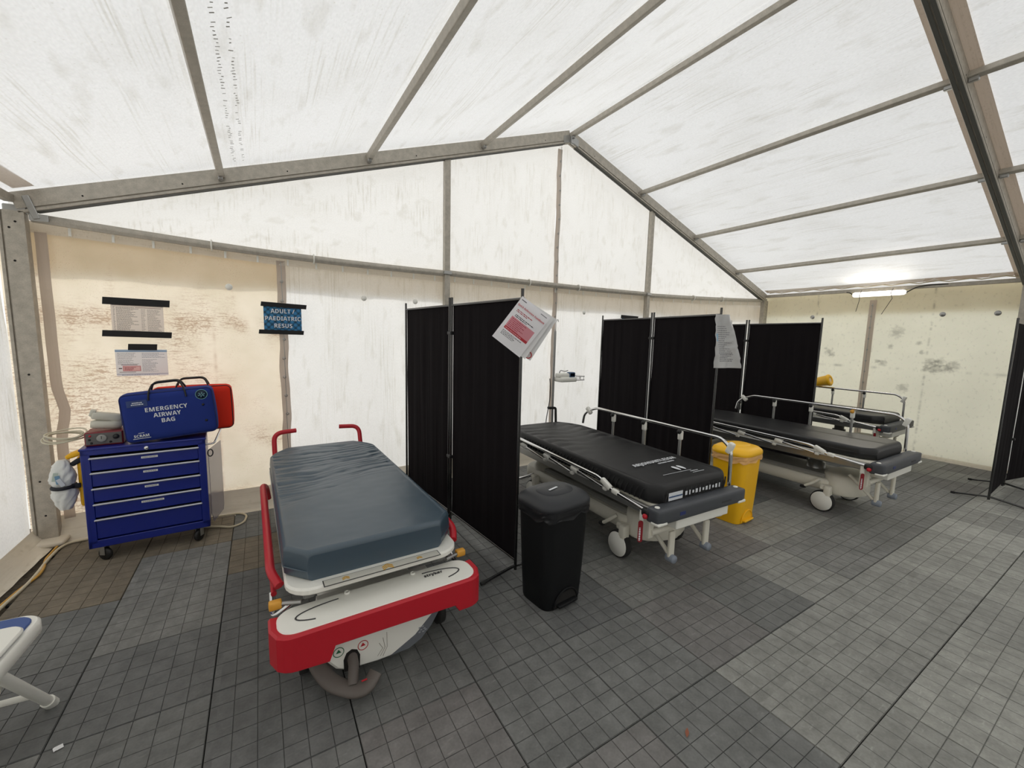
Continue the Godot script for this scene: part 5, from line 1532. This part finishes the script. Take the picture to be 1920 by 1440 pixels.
	var d2 := sheet_print(210, 420, func(im: Image) -> void:
		im.fill(c8(200, 200, 200))
		text_lines(im, 30, 90, 140, 14, 16, 6, c8(130, 130, 134), 31)
		im.fill_rect(Rect2i(10, 150, 26, 60), c8(150, 190, 214))
		text_lines(im, 40, 310, 140, 5, 13, 6, c8(120, 120, 124), 32))
	d2.roughness = 0.35
	single(Sh.new().sheet(14, 26, func(u: float, v: float) -> Vector3:
		var w := lerpf(0.26, 0.15, v)
		var x := lerpf(0.045, -0.035, v)
		return Vector3(x + (u - 0.5) * w, -0.46 * (1.0 - v), 0.018 * sin(u * 7.0 + v * 3.0) + 0.014 * nz(u * 4.0, v * 7.0))), "document_pocket", d2, "crumpled clear document pocket hanging from the screen by the yellow bin", "papers", Vector3(3.44, 1.765, -2.115), deg_to_rad(-22.0))
	# sharps bin hooked on the raised rail of the far bed
	var sb := thing("sharps_bin", "small yellow sharps bin tipped over on the far bed's raised rail", "sharps bin", Vector3(7.12, 0.985, -2.79))
	sb.basis = Basis(Vector3.UP, deg_to_rad(-92.0)) * Basis(Vector3.BACK, deg_to_rad(-74.0))
	put(Sh.new().lathe([Vector2(0.0, -0.10), Vector2(0.062, -0.10), Vector2(0.066, -0.09), Vector2(0.078, 0.06), Vector2(0.085, 0.062), Vector2(0.085, 0.078), Vector2(0.076, 0.084)], 28, Vector3(0, 0.0, 0)), "tub", M.yellow_plastic, sb)
	put(Sh.new().lathe([Vector2(0.078, 0.078), Vector2(0.072, 0.09), Vector2(0.038, 0.092), Vector2(0.036, 0.084)], 28), "lid", M.yellow_plastic, sb)
	put(Sh.new().lathe([Vector2(0.037, 0.085), Vector2(0.0, 0.085)], 20), "aperture_flap", mat("peach_plastic", c8(240, 214, 170), 0.5), sb)
	# cables
	var c1 := [Vector3(-1.275, 0.006, -2.6), Vector3(-1.262, 0.006, -3.2), Vector3(-1.236, 0.010, -3.39), Vector3(-1.233, 0.012, -3.55), Vector3(-1.246, 0.010, -3.72), Vector3(-1.243, 0.010, -3.9), Vector3(-1.215, 0.010, -3.975), Vector3(-1.11, 0.011, -3.985), Vector3(-0.9, 0.011, -4.0), Vector3(-0.5, 0.011, -4.01)]
	single(Sh.new().tube(fillet(c1, 0.12, 6), 0.0085, 8), "floor_cable", M.cable_cream, "cream cable running round the corner behind the cabinet", "cable")
	var c2 := [Vector3(-1.29, 0.004, -2.6), Vector3(-1.278, 0.004, -3.2), Vector3(-1.25, 0.006, -3.40), Vector3(-1.215, 0.012, -3.50), Vector3(-1.222, 0.012, -3.62), Vector3(-1.262, 0.008, -3.74), Vector3(-1.265, 0.006, -3.95)]
	single(Sh.new().tube(fillet(c2, 0.12, 6), 0.007, 8), "floor_cable", M.cable_yellow, "yellowish cable lying along the tent skirt", "cable")
	var c3 := [Vector3(-0.45, 0.009, -3.84), Vector3(-0.34, 0.009, -3.79), Vector3(-0.24, 0.009, -3.72), Vector3(-0.165, 0.009, -3.78), Vector3(-0.15, 0.009, -3.92), Vector3(-0.20, 0.009, -3.995), Vector3(-0.40, 0.009, -4.0)]
	single(Sh.new().tube(fillet(c3, 0.1, 6), 0.008, 8), "floor_cable", M.cable_cream, "loop of cream cable on the tiles behind the cabinet", "cable")
	# folding chair, mostly out of the frame
	var ch := thing("folding_chair", "white plastic chair with a blue seat pad by the tent wall", "chair", Vector3(-0.985, 0, -1.985), deg_to_rad(-3.5))
	var wp: Material = M.white_plastic
	var seat := Sh.new()
	seat.xf = Transform3D(Basis(Vector3.RIGHT, -PI / 2), Vector3(0, 0, 0))
	seat.prism(rr(0.46, 0.44, 0.07, 7), 0.385, 0.44, 0.008, true)
	put(seat, "seat", wp, ch)
	var padm := Sh.new()
	padm.xf = Transform3D(Basis(Vector3.RIGHT, -PI / 2), Vector3(0, 0, 0))
	padm.prism(rr(0.42, 0.40, 0.06, 7), 0.438, 0.447, 0.003, true)
	put(padm, "seat_pad", mat("blue_pad", c8(62, 88, 148), 0.6), ch)
	var inner := Sh.new()
	inner.xf = Transform3D(Basis(Vector3.RIGHT, -PI / 2), Vector3(0.004, 0, 0.045))
	inner.prism(rr(0.43, 0.33, 0.05, 7), 0.445, 0.460, 0.006, true)
	put(inner, "seat_cover", wp, ch)
	for sx in [-1.0, 1.0]:
		var lg := put(Sh.new().tube([Vector3(sx * 0.205, 0.40, 0.06), Vector3(sx * 0.185, 0.012, -0.275)], 0.0175, 12), "leg", wp, ch)
		put(Sh.new().tube([Vector3(sx * 0.1867, 0.045, -0.2465), Vector3(sx * 0.1847, 0.006, -0.280)], 0.022, 12), "leg_cap", wp, lg)
		var l2 := put(Sh.new().tube([Vector3(sx * 0.168, 0.40, -0.10), Vector3(sx * 0.15, 0.012, 0.22)], 0.0165, 12), "leg", wp, ch)
		put(Sh.new().tube([Vector3(sx * 0.1515, 0.045, 0.193), Vector3(sx * 0.1497, 0.006, 0.225)], 0.021, 12), "leg_cap", wp, l2)
	put(Sh.new().tube([Vector3(-0.19, 0.14, -0.165), Vector3(0.19, 0.14, -0.165)], 0.012, 10), "stretcher", wp, ch)
	# litter
	single(Sh.new().sheet(5, 5, func(u: float, v: float) -> Vector3: return Vector3((u - 0.5) * 0.026, 0.004 + 0.006 * absf(nz(u * 5.0, v * 5.0)), -(v - 0.5) * 0.02)), "paper_scrap", M.paper, "tiny torn white paper scrap on the grey tiles", "litter", Vector3(-0.69, 0.0, -1.99), 0.4)
	single(Sh.new().sheet(6, 3, func(u: float, v: float) -> Vector3: return Vector3((u - 0.5) * 0.04, 0.003 + 0.006 * u, -(v - 0.5) * 0.014 * sin(u * PI))), "dry_leaf", mat("dry_leaf", c8(140, 84, 62), 0.8), "small dry brown leaf lying on the grey tiles", "leaf", Vector3(1.375, 0.0, -0.865), 0.6)

# ------------------------------------------------------------------ batten lamp on the far wall
func lamp() -> void:
	var t := thing("batten_lamp", "lit white batten lamp hung under the far eave rail", "lamp", Vector3(7.72, 2.275, -2.465))
	var glow := mat("lamp_glow", c8(255, 252, 244), 0.4)
	glow.emission_enabled = true
	glow.emission = c8(255, 248, 236)
	glow.emission_energy_multiplier = 1.6
	put(Sh.new().rbox(Vector3(0.02, 0.0, 0), Vector3(0.045, 0.062, 0.62), 0.02, 6), "housing", M.white_plastic, t)
	var d := Sh.new()
	d.xf = Transform3D(Basis(Vector3.UP, -PI / 2), Vector3(-0.012, 0, 0))
	d.prism(rr(0.61, 0.072, 0.034, 8), -0.012, 0.024, 0.010, true)
	put(d, "light_diffuser", glow, t)
	for z in [-0.21, 0.15]:
		var lean := -0.02 if z < 0 else -0.075
		put(Sh.new().tube([Vector3(-0.04, 0.06, z + 0.02), Vector3(-0.046, 0.0, z), Vector3(-0.046, -0.08, z - lean * 0.3), Vector3(-0.05, -0.25 if z < 0 else -0.30, z + lean)], 0.0035, 6), "cable_tie", M.black_plastic, t)
	put(Sh.new().tube(fillet([Vector3(0.0, -0.005, 0.30), Vector3(0.0, 0.06, 0.40), Vector3(0.03, 0.085, 0.52), Vector3(0.05, 0.08, 0.70)], 0.04), 0.007, 8), "lead", M.black_plastic, t)
	put(Sh.new().tube(fillet([Vector3(0.0, -0.005, -0.30), Vector3(0.0, 0.035, -0.34), Vector3(0.03, 0.05, -0.40)], 0.03), 0.007, 8), "lead", M.black_plastic, t)
	var a := AreaLight3D.new()
	a.name = "batten_light"
	a.area_size = Vector2(0.60, 0.06)
	a.light_energy = 0.35
	a.light_color = Color(1.0, 0.97, 0.92)
	a.shadow_enabled = true
	a.position = Vector3(7.66, 2.275, -2.465)
	a.rotation.y = PI / 2
	add_child(a)
	# festoon cable tied along the eave rail
	var pts := []
	for i in 40:
		var z := lerpf(-4.0, -0.2, i / 39.0)
		pts.append(Vector3(7.745, 2.395 + 0.012 * sin(i * 2.1), z))
	single(Sh.new().tube(pts, 0.007, 8), "lamp_cable", M.cable_cream, "pale cable tied along the eave rail above the batten lamp", "cable")
